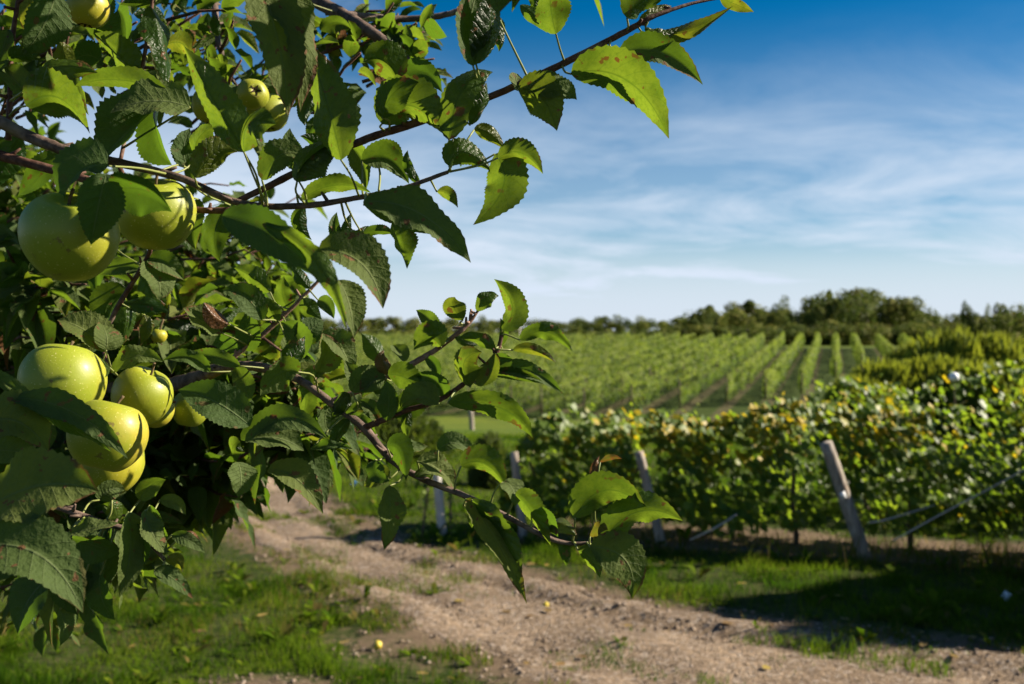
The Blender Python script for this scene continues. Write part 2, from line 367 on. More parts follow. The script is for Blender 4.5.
def apple_mat():
    m, t = new_mat('apple_skin'); tc = nd(t, 'ShaderNodeTexCoord'); g = tc.outputs['Object']
    oi = nd(t, 'ShaderNodeObjectInfo')
    n1 = noise(t, 30, 3, .5, g); n2 = noise(t, 420, 2, .5, g); n3 = noise(t, 75, 4, .6, g)
    s = nd(t, 'ShaderNodeSeparateXYZ'); t.links.new(g, s.inputs[0])
    c = mixc(t, mrange(t, n1, .35, .65, 0, 1), (.21, .225, .014), (.35, .30, .02))
    c = mixc(t, oi.outputs['Random'], c, (.21, .25, .016), 'MIX')
    bl = math_(t, 'ADD', math_(t, 'MULTIPLY', s.outputs[0], 22), math_(t, 'MULTIPLY', n1, 1.6))
    c = mixc(t, math_(t, 'MULTIPLY', mrange(t, bl, 1.0, 1.7, 0, .55), mrange(t, oi.outputs['Random'], .2, .7, 1, .15)), c, (.55, .20, .05))
    c = mixc(t, mrange(t, n2, .64, .72, 0, .5), c, (.55, .50, .20)); c = mixc(t, mrange(t, n3, .66, .70, 0, .75), c, (.13, .09, .025))
    cav = mrange(t, s.outputs[2], .028, .020, 0, 1)
    p = surf(t, c, .48, .35, bump(t, math_(t, 'ADD', n2, math_(t, 'MULTIPLY', n3, 1.5)), .14, .0008), None, None, .06)
    p.inputs['Subsurface Weight'].default_value = .12; p.inputs['Subsurface Radius'].default_value = (.01, .008, .002); p.inputs['Subsurface Scale'].default_value = .6
    return m
M['apple'] = apple_mat()
M['stem'] = plain('apple_stem', (.11, .075, .035), .7, .2, 200, .4)
M['calyx'] = plain('apple_calyx', (.05, .032, .018), .9, .1, 200, .4)
M['deadleaf'] = simple_leaf_material('fallen_leaf', [(.12, .065, .025), (.2, .12, .04), (.28, .2, .05)], [(.2, .1, .02), (.28, .2, .04)], (.3, .22, .04), (.35, .27, .04), .25, .7, brown=False)

# ------------------------------------------------------------------ track outline on the ground
FAR_E = [(1500, 735), (1250, 690), (1100, 668), (1024, 655), (900, 640), (800, 628), (640, 603), (500, 572), (400, 545), (345, 520), (312, 495), (303, 475), (345, 456), (420, 447)]
NEAR_E = [(1500, 1400), (1000, 900), (700, 760), (600, 705), (540, 684), (460, 648), (370, 605), (300, 570), (240, 535), (228, 512), (245, 490), (268, 470), (330, 447), (420, 441)]
fe = np.array([ground(*p)[:2] for p in FAR_E]); ne = np.array([ground(*p)[:2] for p in NEAR_E])
fe, _ = resample(np.c_[fe, np.zeros(len(fe))], [0]*len(fe), 220); ne, _ = resample(np.c_[ne, np.zeros(len(ne))], [0]*len(ne), 220)
fe = fe[:, :2]; ne = ne[:, :2]
POLY = np.vstack([fe, ne[::-1]])
def in_poly(x, y, P=POLY):
    ins = np.zeros(len(x), bool); j = len(P)-1
    for i in range(len(P)):
        xi, yi = P[i]; xj, yj = P[j]
        c = ((yi > y) != (yj > y)) & (x < (xj-xi)*(y-yi)/((yj-yi) if yj != yi else 1e-9)+xi); ins ^= c; j = i
    return ins
def edge_dist(x, y):
    d = np.full(len(x), 1e9)
    for E in (fe, ne):
        for k in range(0, len(E), 2): d = np.minimum(d, (x-E[k, 0])**2+(y-E[k, 1])**2)
    return np.sqrt(d)
# vine row axis, close to the camera
ROW0 = np.array([-0.77, 11.07]); RDIR = np.array([4.27, -1.27]); RDIR /= np.linalg.norm(RDIR); RN = np.array([-RDIR[1], RDIR[0]])   # RN points away from the camera
def row_pt(s, off=0.0): return ROW0+RDIR*s+RN*off
def row_coord(x, y): dx = x-ROW0[0]; dy = y-ROW0[1]; return dx*RDIR[0]+dy*RDIR[1], dx*RN[0]+dy*RN[1]

# ------------------------------------------------------------------ ground
xs = np.unique(np.concatenate([np.linspace(-4000, -100, 22), np.linspace(-100, -8, 36), np.linspace(-8, 12, 150), np.linspace(12, 120, 44), np.linspace(120, 4000, 22)]))
ys = np.unique(np.concatenate([np.linspace(-400, -6, 12), np.linspace(-6, 4, 20), np.linspace(4, 20, 140), np.linspace(20, 200, 90), np.linspace(200, 600, 25), np.linspace(600, 6000, 20)]))
X, Y = np.meshgrid(xs, ys); xf = X.ravel(); yf = Y.ravel()
Z = H(xf, yf)
near = np.exp(-((xf-1)**2+(yf-9)**2)/180)
Z = Z+(fbm(xf*1.3, yf*1.3, 5)-.47)*.10*near
wear = np.zeros(len(xf)); nearm = (np.abs(xf-2) < 12) & (yf > 2) & (yf < 24)
ed = np.full(len(xf), 9.0); ed[nearm] = edge_dist(xf[nearm], yf[nearm]); inn = np.zeros(len(xf), bool); inn[nearm] = in_poly(xf[nearm], yf[nearm])
def wear_at(x, y, ed, inn):
    w = np.where(inn, 1.0, .62*(1-sstep(.05, .7, ed)))
    c = ground(420, 645); w = np.maximum(w, .60*np.exp(-(((x-c[0])/1.1)**2+((y-c[1])/.8)**2)))
    c = ground(265, 690); w = np.maximum(w, .62*np.exp(-(((x-c[0])/.9)**2+((y-c[1])/.32)**2)))
    c = ground(330, 580); w = np.maximum(w, .5*np.exp(-(((x-c[0])/.5)**2+((y-c[1])/.8)**2)))
    s, o = row_coord(x, y); w = np.maximum(w, .9*np.exp(-((o-.55)/.75)**4)*(s > .8)*(s < 16))
    c = ground(815, 552); w = np.maximum(w, .95*np.exp(-(((x-c[0])/1.0)**2+((y-c[1])/.4)**2)))
    return w
wear[nearm] = wear_at(xf, yf, ed, inn)[nearm]
Z = Z-np.where(inn & (ed > .3), .05, 0)      # the track lies a little lower than its verges
nx, ny = len(xs), len(ys); idx = np.arange(nx*ny).reshape(ny, nx)
F = np.stack([idx[:-1, :-1], idx[:-1, 1:], idx[1:, 1:], idx[1:, :-1]], -1).reshape(-1, 4)
g = mesh_np('ground', np.c_[xf, yf, Z], F, M['ground'], smooth=True, attr=np.c_[wear, wear, wear, np.ones(len(wear))]); tag(g, kind='structure')
def gz(x, y):
    x = np.asarray(x, float); y = np.asarray(y, float)
    ix = np.clip(np.searchsorted(xs, x)-1, 0, nx-2); iy = np.clip(np.searchsorted(ys, y)-1, 0, ny-2)
    fx = (x-xs[ix])/(xs[ix+1]-xs[ix]); fy = (y-ys[iy])/(ys[iy+1]-ys[iy]); ZZ = Z.reshape(ny, nx)
    return (ZZ[iy, ix]*(1-fx)+ZZ[iy, ix+1]*fx)*(1-fy)+(ZZ[iy+1, ix]*(1-fx)+ZZ[iy+1, ix+1]*fx)*fy

# ------------------------------------------------------------------ track sheet
NC = 34; rows_ = []
for i in range(len(fe)):
    t = np.linspace(0, 1, NC)[:, None]
    rag = (vnoise(i*.35, 3.3, 2)-.5)*.28; rag2 = (vnoise(i*.35, 9.3, 4)-.5)*.28
    d = (fe[i]-ne[i])/np.linalg.norm(fe[i]-ne[i])
    rows_.append((ne[i]-d*rag2)*(1-t)+(fe[i]+d*rag)*t)
TP = np.concatenate(rows_)
tz = gz(TP[:, 0], TP[:, 1])+.012+(fbm(TP[:, 0]*2.2, TP[:, 1]*2.2, 21)-.47)*.035
tt = np.tile(np.linspace(0, 1, NC), len(fe))
tz += (fbm(TP[:, 0]*7, TP[:, 1]*7, 25, 2)-.37)*.045
tz += .016*np.sin(tt*math.pi)-.02*np.exp(-((tt-.28)/.1)**2)-.02*np.exp(-((tt-.74)/.1)**2)
tz = np.where((tt == 0) | (tt == 1), gz(TP[:, 0], TP[:, 1])-.01, np.maximum(tz, gz(TP[:, 0], TP[:, 1])+.005))
ix = np.arange(len(fe)*NC).reshape(len(fe), NC)
TF = np.stack([ix[:-1, :-1], ix[:-1, 1:], ix[1:, 1:], ix[1:, :-1]], -1).reshape(-1, 4)
# the mesh runs from the camera side to the far side; flip if facing down
tr = mesh_np('dirt_track', np.c_[TP, tz], TF, M['track'], smooth=True); tag(tr, kind='structure')
if tr.data.polygons[2000].normal.z < 0: tr.data.flip_normals()

# gravel scattered on the track
ICO_V = None
def ico(sub=1):
    import bmesh
    bm = bmesh.new(); bmesh.ops.create_icosphere(bm, subdivisions=sub, radius=1); bm.verts.ensure_lookup_table()
    v = np.array([x.co[:] for x in bm.verts]); f = np.array([[q.index for q in p.verts] for p in bm.faces]); bm.free(); return v, f
iv, iff = ico(1); iv2, if2 = ico(2)
mb = MB(); n = 0
px_ = RNG.uniform(-2.5, 7, 60000); py_ = 4.5+RNG.random(60000)**1.3*10
ok = in_poly(px_, py_); ed_ = edge_dist(px_, py_)
w0_ = wear_at(px_, py_, ed_, ok); ok = ok | (ed_ < .25) & (RNG.random(len(px_)) < .35) | (w0_ > .42) & (RNG.random(len(px_)) < .7)
ok &= (vnoise(px_*2.2, py_*2.2, 31) > .32) | (RNG.random(len(px_)) < .15)
pts = np.c_[px_, py_][ok][:11000]
for x, y in pts:
    s = .005+.014*random.random()**4
    v = iv*np.array([s*random.uniform(.8, 1.4), s*random.uniform(.8, 1.4), s*random.uniform(.5, .8)])*(1+.25*(RNG.random((len(iv), 1))-.5))
    a = random.uniform(0, 6.28); c_, s_ = math.cos(a), math.sin(a)
    v = np.c_[v[:, 0]*c_-v[:, 1]*s_, v[:, 0]*s_+v[:, 1]*c_, v[:, 2]]
    mb.add(v+[x, y, gz(x, y)+.014+s*.1], iff, [0, 0, random.random(), 0])
tag(mb.build('gravel', M['stone'], smooth=False), kind='stuff')

# ------------------------------------------------------------------ grass
def blades(n, xr, yr, hmin, hmax, w, dens_fn, name=None, seed=1, age_fn=None):
    r = np.random.default_rng(seed)
    x = r.uniform(*xr, n); y = yr[0]+(yr[1]-yr[0])*r.random(n)**1.25
    # inside the camera's wedge, with a margin
    ok = (np.abs(x) < .60*y+.9)
    x, y = x[ok], y[ok]; keep_ = r.random(len(x)) < dens_fn(x, y); x, y = x[keep_], y[keep_]
    m = len(x); h = r.uniform(hmin, hmax, m)*(.35+1.5*vnoise(x*2.6, y*2.6, 8)**1.5+.35*vnoise(x*.6, y*.6, 18))
    a = r.uniform(0, 6.283, m); ln = r.uniform(.1, .75, m)*h; b = r.uniform(0, 6.283, m); ww = w*r.uniform(.6, 1.3, m)
    z = gz(x, y)-.004
    dx, dy = np.cos(a)*ww/2, np.sin(a)*ww/2; lx, ly = np.cos(b)*ln, np.sin(b)*ln
    v = np.stack([np.c_[x-dx, y-dy, z], np.c_[x+dx, y+dy, z], np.c_[x+lx*.4+dx*.7, y+ly*.4+dy*.7, z+h*.6], np.c_[x+lx*.4-dx*.7, y+ly*.4-dy*.7, z+h*.6], np.c_[x+lx, y+ly, z+h*.95]], 1).reshape(-1, 3)
    k = np.arange(m)*5
    f4 = np.c_[k, k+1, k+2, k+3]; f3 = np.c_[k+3, k+2, k+4]
    rnd = np.clip(1.7*fbm(x*1.5, y*1.5, 14)+.55*r.random(m)-.62, 0, 1)
    age = np.clip(r.random(m)*.62+(age_fn(x, y) if age_fn is not None else 0), 0, 1)
    at_ = np.repeat(np.c_[np.zeros(m), np.zeros(m), rnd, age], 5, 0)
    return v, f3, f4, at_
def dens_near(x, y):
    ins = in_poly(x, y); e = edge_dist(x, y); w = wear_at(x, y, e, ins)
    d = np.clip(1.15-1.2*w, 0, 1)*(.22+.95*sstep(.36, .52, fbm(x*1.9, y*1.9, 41)))
    d = np.where(w > .35, 1.8*d*sstep(.42, .56, fbm(x*3.2, y*3.2, 47)), d)
    # a few tufts creep onto the track
    d = np.where(ins, .8*sstep(.50, .60, fbm(x*1.6, y*1.6, 77))*(1-sstep(.15, 1.3, e)), d)
    return np.clip(d, 0, 1)
def age_row(x, y):
    s, o = row_coord(x, y); e = edge_dist(x, y)
    return .5*np.exp(-((o-.1)/.5)**2)*(s > 1.5)+.22*(1-sstep(0, .7, e))+.16*sstep(.6, .85, vnoise(x*1.1, y*1.1, 90))
parts = [blades(240000, (-5, 9), (5.6, 12.5), .03, .085, .007, dens_near, seed=3, age_fn=age_row),
         blades(110000, (-9, 12), (12, 26), .05, .13, .014, dens_near, seed=4, age_fn=age_row)]
V = []; F3 = []; F4 = []; A = []; off = 0
for v, f3, f4, a in parts: V.append(v); F3.append(f3+off); F4.append(f4+off); A.append(a); off += len(v)
tag(mesh_np('grass', np.concatenate(V), [np.concatenate(F4), np.concatenate(F3)], M['grass'], attr=np.concatenate(A)), kind='stuff')
# longer weeds and dry stalks under the vine row
def dens_row(x, y):
    s, o = row_coord(x, y); return np.exp(-((o-.15)/.5)**2)*((s > .3) & (s < 13))*(.05+.8*vnoise(x*2.5, y*2.5, 61)**2)
v, f3, f4, a = blades(40000, (-2, 8), (8, 12.5), .08, .28, .009, dens_row, seed=6, age_fn=lambda x, y: .35*np.ones(len(x)))
tag(mesh_np('tall_weeds', v, [f4, f3], M['grass'], attr=a), 'tall dry grass and weeds under the near vine row', None, None, 'stuff')
mb = MB(); cnt = 0
while cnt < 420:
    x = random.uniform(-4.5, 6.5); y = 5.8+random.random()**1.3*7
    if abs(x) > .6*y+.3: continue
    xa, ya = np.array([x]), np.array([y])
    if random.random() > float(dens_near(xa, ya)[0])+.03 or (in_poly(xa, ya)[0] and random.random() < .8): continue
    cnt += 1; z = float(gz(x, y)); sz = random.uniform(.05, .12)*(1.0 if random.random() < .8 else 1.5); tall = random.random() < .3
    for k in range(random.randint(5, 9)):
        a = random.uniform(0, 6.28); e = np.array([math.cos(a), math.sin(a), 0]); sd_ = np.array([-e[1], e[0], 0]); up_ = random.uniform(.2, 1.0) if not tall else random.uniform(.8, 2.0)
        L = sz*random.uniform(.6, 1.1); b = np.array([x, y, z+.005]); m_ = b+e*L*.5+[0, 0, L*.5*up_]; t_ = b+e*L+[0, 0, L*.6*up_]
        w = L*random.uniform(.14, .26); rn = random.random(); mb.add([b, m_-sd_*w, t_, m_+sd_*w], [[0, 1, 2, 3]], [0, 0, .3+.7*rn, random.random()*.75])
tag(mb.build('verge_weeds', M['grass']), 'small broad-leaved weeds growing in the verge grass', None, None, 'stuff')
# fallen leaves on the grass and the track
mb = MB()
for k in range(70):
    x = random.uniform(-4, 4.5); y = random.uniform(6, 11.5)
    if abs(x) > .6*y: continue
    s = random.uniform(.018, .04); a = random.uniform(0, 6.28); n_ = 6
    v = [[0, 0, 0]]+[[s*math.cos(q*2*math.pi/n_)*1.3, s*math.sin(q*2*math.pi/n_)*.8, random.uniform(0, .012)] for q in range(n_)]
    v = np.array(v); v = np.c_[v[:, 0]*math.cos(a)-v[:, 1]*math.sin(a), v[:, 0]*math.sin(a)+v[:, 1]*math.cos(a), v[:, 2]]
    mb.add(v+[x, y, gz(x, y)+.03], [[0, 1+q, 1+(q+1) % n_] for q in range(n_)], [0, 0, random.random(), random.random()*.8])
tag(mb.build('fallen_leaves', M['deadleaf']), 'small yellow and brown leaves fallen on grass and track', None, None, 'stuff')

# ------------------------------------------------------------------ small leaf builders
GL = np.array([[0, 0], [.35, -.12], [.52, .18], [.38, .40], [.50, .66], [.2, .68], [0, 1.0], [-.2, .68], [-.50, .66], [-.38, .40], [-.52, .18], [-.35, -.12]])
GLF = np.array([[12, k, (k+1) % 12] for k in range(12)])
def grape_leaf(mb, p, nrm, up, s, rnd, age):
    nrm = nrm/np.linalg.norm(nrm); sd = np.cross(up, nrm); sd /= np.linalg.norm(sd)+1e-9; up = np.cross(nrm, sd)
    q = np.vstack([GL, [[0, .34]]]); r2 = (q[:, 0]**2+(q[:, 1]-.34)**2)
    cup = random.uniform(-.5, .25)
    v = p+s*(q[:, :1]*sd+(q[:, 1:]-.34)*(-up)+(r2*cup+.12*abs(q[:, 0]))[:, None]*nrm)
    mb.add(v, GLF, [0, 0, rnd, age])
def rnd_unit():
    v = RNG.normal(size=3); return v/np.linalg.norm(v)
def quads(c, nrm, size, asp=1.0, rng=RNG):
    """many square leaf clumps: centres c (n,3), normals, sizes -> verts, faces"""
    n = len(c); t = rng.normal(size=(n, 3)); nrm = nrm/(np.linalg.norm(nrm, axis=1)[:, None]+1e-9)
    a = np.cross(nrm, t); a /= np.linalg.norm(a, axis=1)[:, None]+1e-9; b = np.cross(nrm, a)
    s = size[:, None]/2
    j = lambda: 1+.5*(rng.random((n, 1))-.5)
    v = np.stack([c+a*s*j()*asp, c+b*s*j()*.62, c-a*s*j()*asp, c-b*s*j()*.62], 1)
    v += nrm[:, None, :]*(np.array([0, 1, 0, 1])[None, :, None]*s[:, None, :]*.3)
    k = np.arange(n)*4
    return v.reshape(-1, 3), np.c_[k, k+1, k+2, k+3]

# ------------------------------------------------------------------ near grapevine rows
def vine_top(s): return np.interp(s, [0, 1.2, 2.0, 3.0, 4.2, 5.5, 7.0, 16], [.98, 1.1, 1.18, 1.28, 1.42, 1.47, 1.55, 1.6])
def near_row(off, s0, s1, per_m, label, yellow, seed):
    rs = np.random.default_rng(seed); root = empty('grapevine_row', (*row_pt(s0, off), 0), label, 'grapevine row', 'grapevine rows beside the track')
    mb = MB(); L = s1-s0
    for k in range(int(per_m*L)):
        s = s0+L*rs.random(); top = float(vine_top(s))*(.78+.36*vnoise(s*1.6, off, 70)+.12*vnoise(s*5, off, 75)); 
        bot = .02+.28*float(vnoise(s*1.3, off+4, 71))
        if s-s0 < .5: top = bot+(top-bot)*(.55+.9*(s-s0))
        z = bot+(top-bot)*rs.random()**.95
        half = (.22+.34*float(vnoise(s*1.5, z*2, 72)))*(1-.35*max(0, (z-1.2)/.6))
        side = -1 if rs.random() < .62 else 1
        o = side*half*(1-.6*rs.random()**1.3)
        if rs.random() < .13: z = top+rs.random()*.16*rs.random(); o *= .4
        hole = float(vnoise(s*2.6+off*9, z*2.9, 76))*.65+float(vnoise(s*6+off*9, z*6, 77))*.35
        if hole < .36 and rs.random() < .85: continue
        o *= .72+.55*hole
        p = np.append(row_pt(s, off+o), z+float(gz(*row_pt(s, off))))
        nr = np.append(RN*side*rs.uniform(.2, 1.0)+RDIR*rs.normal()*.5, rs.uniform(-.1, .8))+np.array(SUN)*1.0+np.array([0, -.35, 0])
        up = np.array([rs.normal()*.4, rs.normal()*.4, 1.0])
        yl = yellow*float(np.exp(-((s-3.4)/2.1)**2))*min(1, max(0, (z-top+.62)/.5))
        age = rs.random()*.56+ (.45*rs.random()**.6 if rs.random() < yl+.05 else 0)
        grape_leaf(mb, p, nr, up, rs.uniform(.05, .115), min(1, max(0, rs.random()*.7+.35*(s > 6.2)*(rs.random()))), min(age, .93 if rs.random() < .96 else 1))
    # loose shoots above the canopy
    for k in range(int(L*4.5)):
        s = s0+.5+(L-.5)*rs.random(); top = float(vine_top(s)); b = np.append(row_pt(s, off+rs.normal()*.15), top-.1+float(gz(*row_pt(s, off)))); d = np.array([rs.normal()*.4, rs.normal()*.3, 1.0])*rs.uniform(.12, .34)
        for q in range(5):
            grape_leaf(mb, b+d*(q+1)/5+rs.normal(size=3)*.03, rs.normal(size=3)+[0, -.4, .6], np.array([0, 0, 1.0])+rs.normal(size=3)*.4, .085-.010*q, rs.random(), rs.random()*.55+(.3 if rs.random() < yellow*.6 else 0))
    keep(mb.build('foliage', M['grape']), root)
    s = s0+.45
    while s < s1:
        w = MB(); b = np.append(row_pt(s, off+rs.normal()*.04), float(gz(*row_pt(s, off)))-.02)
        tube(w, [b, b+[rs.normal()*.03, rs.normal()*.03, .2], b+[rs.normal()*.06, rs.normal()*.05, .42], b+[rs.normal()*.09, rs.normal()*.07, .8]], [.032, .026, .024, .016], 14, 8, .2)
        keep(w.build('vine_trunk', M['vinewood'], smooth=True), root); s += rs.uniform(.85, 1.15)
    for hz_ in (.5, 1.0):
        w = MB(); P = [np.append(row_pt(q, off), hz_+float(gz(*row_pt(q, off)))+.01*math.sin(q*3)) for q in np.linspace(s0-.1, s1, 20)]
        tube(w, P, .0022, None, 5); keep(w.build('trellis_wire', M['wire']), root)
    return root
near_row(.55, .55, 7.4, 1250, 'leafy grapevine row with yellowing tops right behind the leaning posts', 1.0, 21)
near_row(2.8, 3.2, 9.5, 420, 'second grapevine row, half hidden behind the nearest yellowing row', .3, 22)

# ------------------------------------------------------------------ posts, stakes, hoses and small things
def post(name, px_b, px_t, d, r, mat, label, cat, grp, tagged=False, dtop=None):
    b = at(*px_b, d); b[2] = float(gz(b[0], b[1]))
    t_ = at(*px_t, dtop or d)
    root = empty(name, tuple(b), label, cat, grp)
    mb = MB(); b2 = b-[0, 0, .06]
    ax = t_-b2; P = [b2+ax*k for k in np.linspace(0, 1, 12)]
    tube(mb, P, [r*(1.06-.1*k/11) for k in range(12)], None, 14, .035)
    keep(mb.build('shaft', mat, smooth=True), root)
    if tagged:
        c = b+ (t_-b)*.58; w = .042; nrm = np.array([-.1, -1, .1]); nrm /= np.linalg.norm(nrm); s_ = np.array([1, -.1, 0.0]); s_ /= np.linalg.norm(s_); u_ = np.cross(s_, nrm)*-1
        u_ = (t_-b)/np.linalg.norm(t_-b); s_ = np.cross(u_, nrm); s_ /= np.linalg.norm(s_); nrm = np.cross(s_, u_)
        cc = c+nrm*(r+.004)*(1 if nrm[1] < 0 else -1)-s_*.03*np.sign(s_[0])
        tb = MB(); e = nrm*.0015
        q = [cc+sg*e+x*s_*.026+y*u_*.034 for sg in (1, -1) for x, y in ((-1, -1), (1, -1), (1, 1), (-1, 1))]
        tb.add(q, [[0, 1, 2, 3], [7, 6, 5, 4], [0, 4, 5, 1], [1, 5, 6, 2], [2, 6, 7, 3], [3, 7, 4, 0]])
        keep(tb.build('tag_plate', M['white']), root)
        for k in (-1, 1):
            ring = MB(); ctr = b+ax*(.62 if k > 0 else .47); tube(ring, [ctr+(r+.003)*(math.cos(q)*s_+math.sin(q)*nrm) for q in np.linspace(0, 2*math.pi, 20)], .0025, None, 5)
            keep(ring.build('wire_wrap', M['wire']), root)
    return root
G = 'posts at the end of the vine rows'
post('wooden_post', (868, 558), (826, 443), 9.8, .064, M['post'], 'thick leaning wooden post with a small white tag, nearest the gravel track', 'post', G, True, 9.65)
post('wooden_post', (663, 545), (639, 452), 10.45, .05, M['post'], 'grey weathered leaning post behind the tip of the apple branch', 'post', G, False, 10.35)
post('wooden_post', (524, 540), (514, 452), 10.85, .045, M['post'], 'slim grey post at the left end of the leafy vine row', 'post', G)
post('wooden_post', (443, 535), (435, 455), 11.05, .05, M['whitepost'], 'pale upright post standing alone in the grass left of the vine row', 'post', G)
post('wooden_post', (472, 434), (471, 411), 33, .08, M['post'], 'distant grey post at the foot of the hillside vine rows', 'post', G)
def stake(px_b, px_t, d, label):
    root = post('garden_stake', px_b, px_t, d, .012, M['vinewood'], label, 'stake', 'thin stakes beside the pale post')
    mb = MB(); b = at(*px_b, d); t_ = at(*px_t, d)
    for k in range(26):
        p = b+(t_-b)*random.random()+RNG.normal(size=3)*.035; grape_leaf(mb, p, rnd_unit(), np.array([0, 0, 1.0])+RNG.normal(size=3)*.3, random.uniform(.03, .06), random.random(), random.random()*.6)
    keep(mb.build('climbing_leaves', M['grape']), root)
stake((421, 538), (428, 488), 10.9, 'thin dark stake with a young vine, left of the pale post')
stake((451, 536), (450, 492), 11.0, 'thin leafy stake with a young vine, right of the pale post')
def hose(pp, r, label):
    root = MB(); P = [at(*p) for p in pp]; tube(root, P, r, 24, 8, .05)
    o = root.build('irrigation_hose', M['hose'], smooth=True); tag(o, label, 'hose', 'pale hoses in the vine row'); return o
hose([(893, 541, 9.1), (925, 523, 9.05), (962, 503, 9.0), (1000, 483, 8.95), (1045, 458, 8.9)], .0065, 'pale hose rising to the right through leaves beside the tagged post')
hose([(868, 523, 9.6), (885, 520, 9.5), (912, 512, 9.6), (935, 505, 9.8)], .008, 'short pale hose touching the right side of the tagged post')
hose([(690, 540, 10.1), (705, 533, 10.0), (722, 524, 10.0), (737, 514, 10.2)], .009, 'short pale hose by the vine trunk between the two leaning posts')
# white bird-scaring ball above the vines
bb = at(954, 377, 10.3); mb = MB(); mb.add(iv2*.05+bb, if2)
ball = empty('scare_ball', tuple(bb), 'small white ball on a thin cane above the vines at the right', 'ball')
keep(mb.build('shell', M['white'], smooth=True), ball)
mb = MB(); pole = [bb+[.0, 0, -.08], bb+[.02, 0, -.5], bb+[.05, .02, -1.55]]; tube(mb, pole, .005, 12, 6); keep(mb.build('cane', M['vinewood']), ball)
# scraps of litter and fallen apples
def scrap(px, py, s, mat, label):
    p = ground(px, py); p[2] = float(gz(p[0], p[1]))+.05; mb = MB(); nn = 7; vs = []
    for j in range(nn):
        for i in range(nn):
            x = (i/(nn-1)-.5); y = (j/(nn-1)-.5); vs.append([x*s*1.5, y*s*.5, s*.5*math.sin(x*5+y*3)+s*.5*y+random.uniform(-.08, .08)*s])
    f = [[j*nn+i, j*nn+i+1, (j+1)*nn+i+1, (j+1)*nn+i] for j in range(nn-1) for i in range(nn-1)]
    mb.add(np.array(vs)+p, f); o = mb.build('litter_scrap', mat, smooth=True); tag(o, label, 'litter')
    md = o.modifiers.new('thick', 'SOLIDIFY'); md.thickness = .003
scrap(354, 488, .05, M['blue'], 'blue scrap of litter in the grass beyond the track')
scrap(1006, 603, .05, M['white'], 'small white scrap of litter in shade at the right edge')

# ------------------------------------------------------------------ apples
def apple_profile():
    pr = []
    for k in range(25):
        a = -math.pi/2+math.pi*k/24
        r = math.cos(a)**.88 if math.cos(a) > 1e-6 else 0
        z = math.sin(a)*.95
        r *= 1+.07*math.sin(a)
        if a > .95: z -= .30*((a-.95)/(math.pi/2-.95))**2.2
        if a < -1.05: z += .26*((-a-1.05)/(math.pi/2-1.05))**2
        pr.append((r, z))
    return pr
APR = apple_profile()
def apple_mesh(r, seed):
    rs = np.random.default_rng(seed); S = 36; v = []
    ph = rs.uniform(0, 6.28)
    for (q, z) in APR:
        for k in range(S):
            a = 2*math.pi*k/S; w = 1+.018*math.cos(5*a+ph)*(1 if z < 0 else .5)+.012*math.cos(2*a+ph*2)
            v.append([q*w*r*math.cos(a), q*w*r*math.sin(a), z*r])
    n = len(APR); f = [[i*S+k, i*S+(k+1) % S, (i+1)*S+(k+1) % S, (i+1)*S+k] for i in range(n-1) for k in range(S)]
    return np.array(v), f
def apple(px, py, d, rpx, label, rot=(0, 0, 0), name='apple', mat='apple', grp='apples hanging in the apple tree'):
    r = rpx*d/FPX; p = at(px, py, d)
    mb = MB(); v, f = apple_mesh(r, int(px*7+py)); mb.add(v, f); o = mb.build(name, M[mat], smooth=True)
    o.location = p; o.rotation_euler = rot; o.scale = (1, random.uniform(.93, 1), random.uniform(.94, 1.03)); tag(o, label, 'apple', grp)
    st = MB(); z0 = APR[-1][1]*r; tube(st, [[0, 0, z0-.002], [.001, 0, z0+.008], [.004, .001, z0+.017]], [.0016, .0013, .0017], 8, 7); st.build('stem', M['stem'], o, True)
    cl = MB(); zb = APR[0][1]*r
    for k in range(5):
        a = k*2*math.pi/5; e = np.array([math.cos(a), math.sin(a), 0]); s_ = np.array([-e[1], e[0], 0])
        cl.add([e*.001+s_*.0022+[0, 0, zb-.001], e*.001-s_*.0022+[0, 0, zb-.001], e*.006-s_*.0012+[0, 0, zb-.005], e*.008+[0, 0, zb-.0035], e*.006+s_*.0012+[0, 0, zb-.005]][:4], [[0, 1, 2, 3]])
    cl.build('calyx', M['calyx'], o)
    return o
apple(70, 237, .84, 47, 'big shaded green apple at upper left, half behind a dark leaf', (R(25), R(10), 0))
apple(156, 214, .93, 39, 'green apple with a sunlit spot right of the big shaded apple', (R(14), R(-12), 1))
apple(62, 383, 1.02, 41, 'sunlit yellow-green apple highest in the lower left cluster', (R(-14), R(10), .5))
apple(142, 396, 1.10, 31, 'yellow apple right of the sunlit cluster, half behind others', (R(20), R(-15), 2))
apple(107, 436, .97, 39, 'blushed yellow apple with a pointed leaf lying across it', (R(-10), R(14), R(10)))
apple(109, 463, 1.05, 34, 'shaded green apple below the blushed one', (R(20), R(4), 3))
apple(153, 408, 1.16, 21, 'small sunlit apple just right of the blushed one', (R(70), R(30), 1))
apple(190, 409, 1.2, 19, 'small yellow apple under dark leaf right of the cluster', (R(10), 0, 2))
apple(253, 94, 1.25, 16, 'small round green apple showing its dark calyx, near the top', (R(-95), R(10), R(25)))
apple(268, 113, 1.32, 21, 'yellow sunlit apple just below the small one with calyx', (R(-10), 0, 1))
apple(212, 106, 1.3, 20, 'dark green apple in shade left of the yellow upper apple', (R(12), R(8), 1))
apple(88, 8, 1.0, 21, 'dark apple cut by the top edge of the picture', (R(8), R(4), 1))
apple(159, 336, 1.35, 8, 'tiny green apple deep among the leaves', (R(8), R(4), 1))
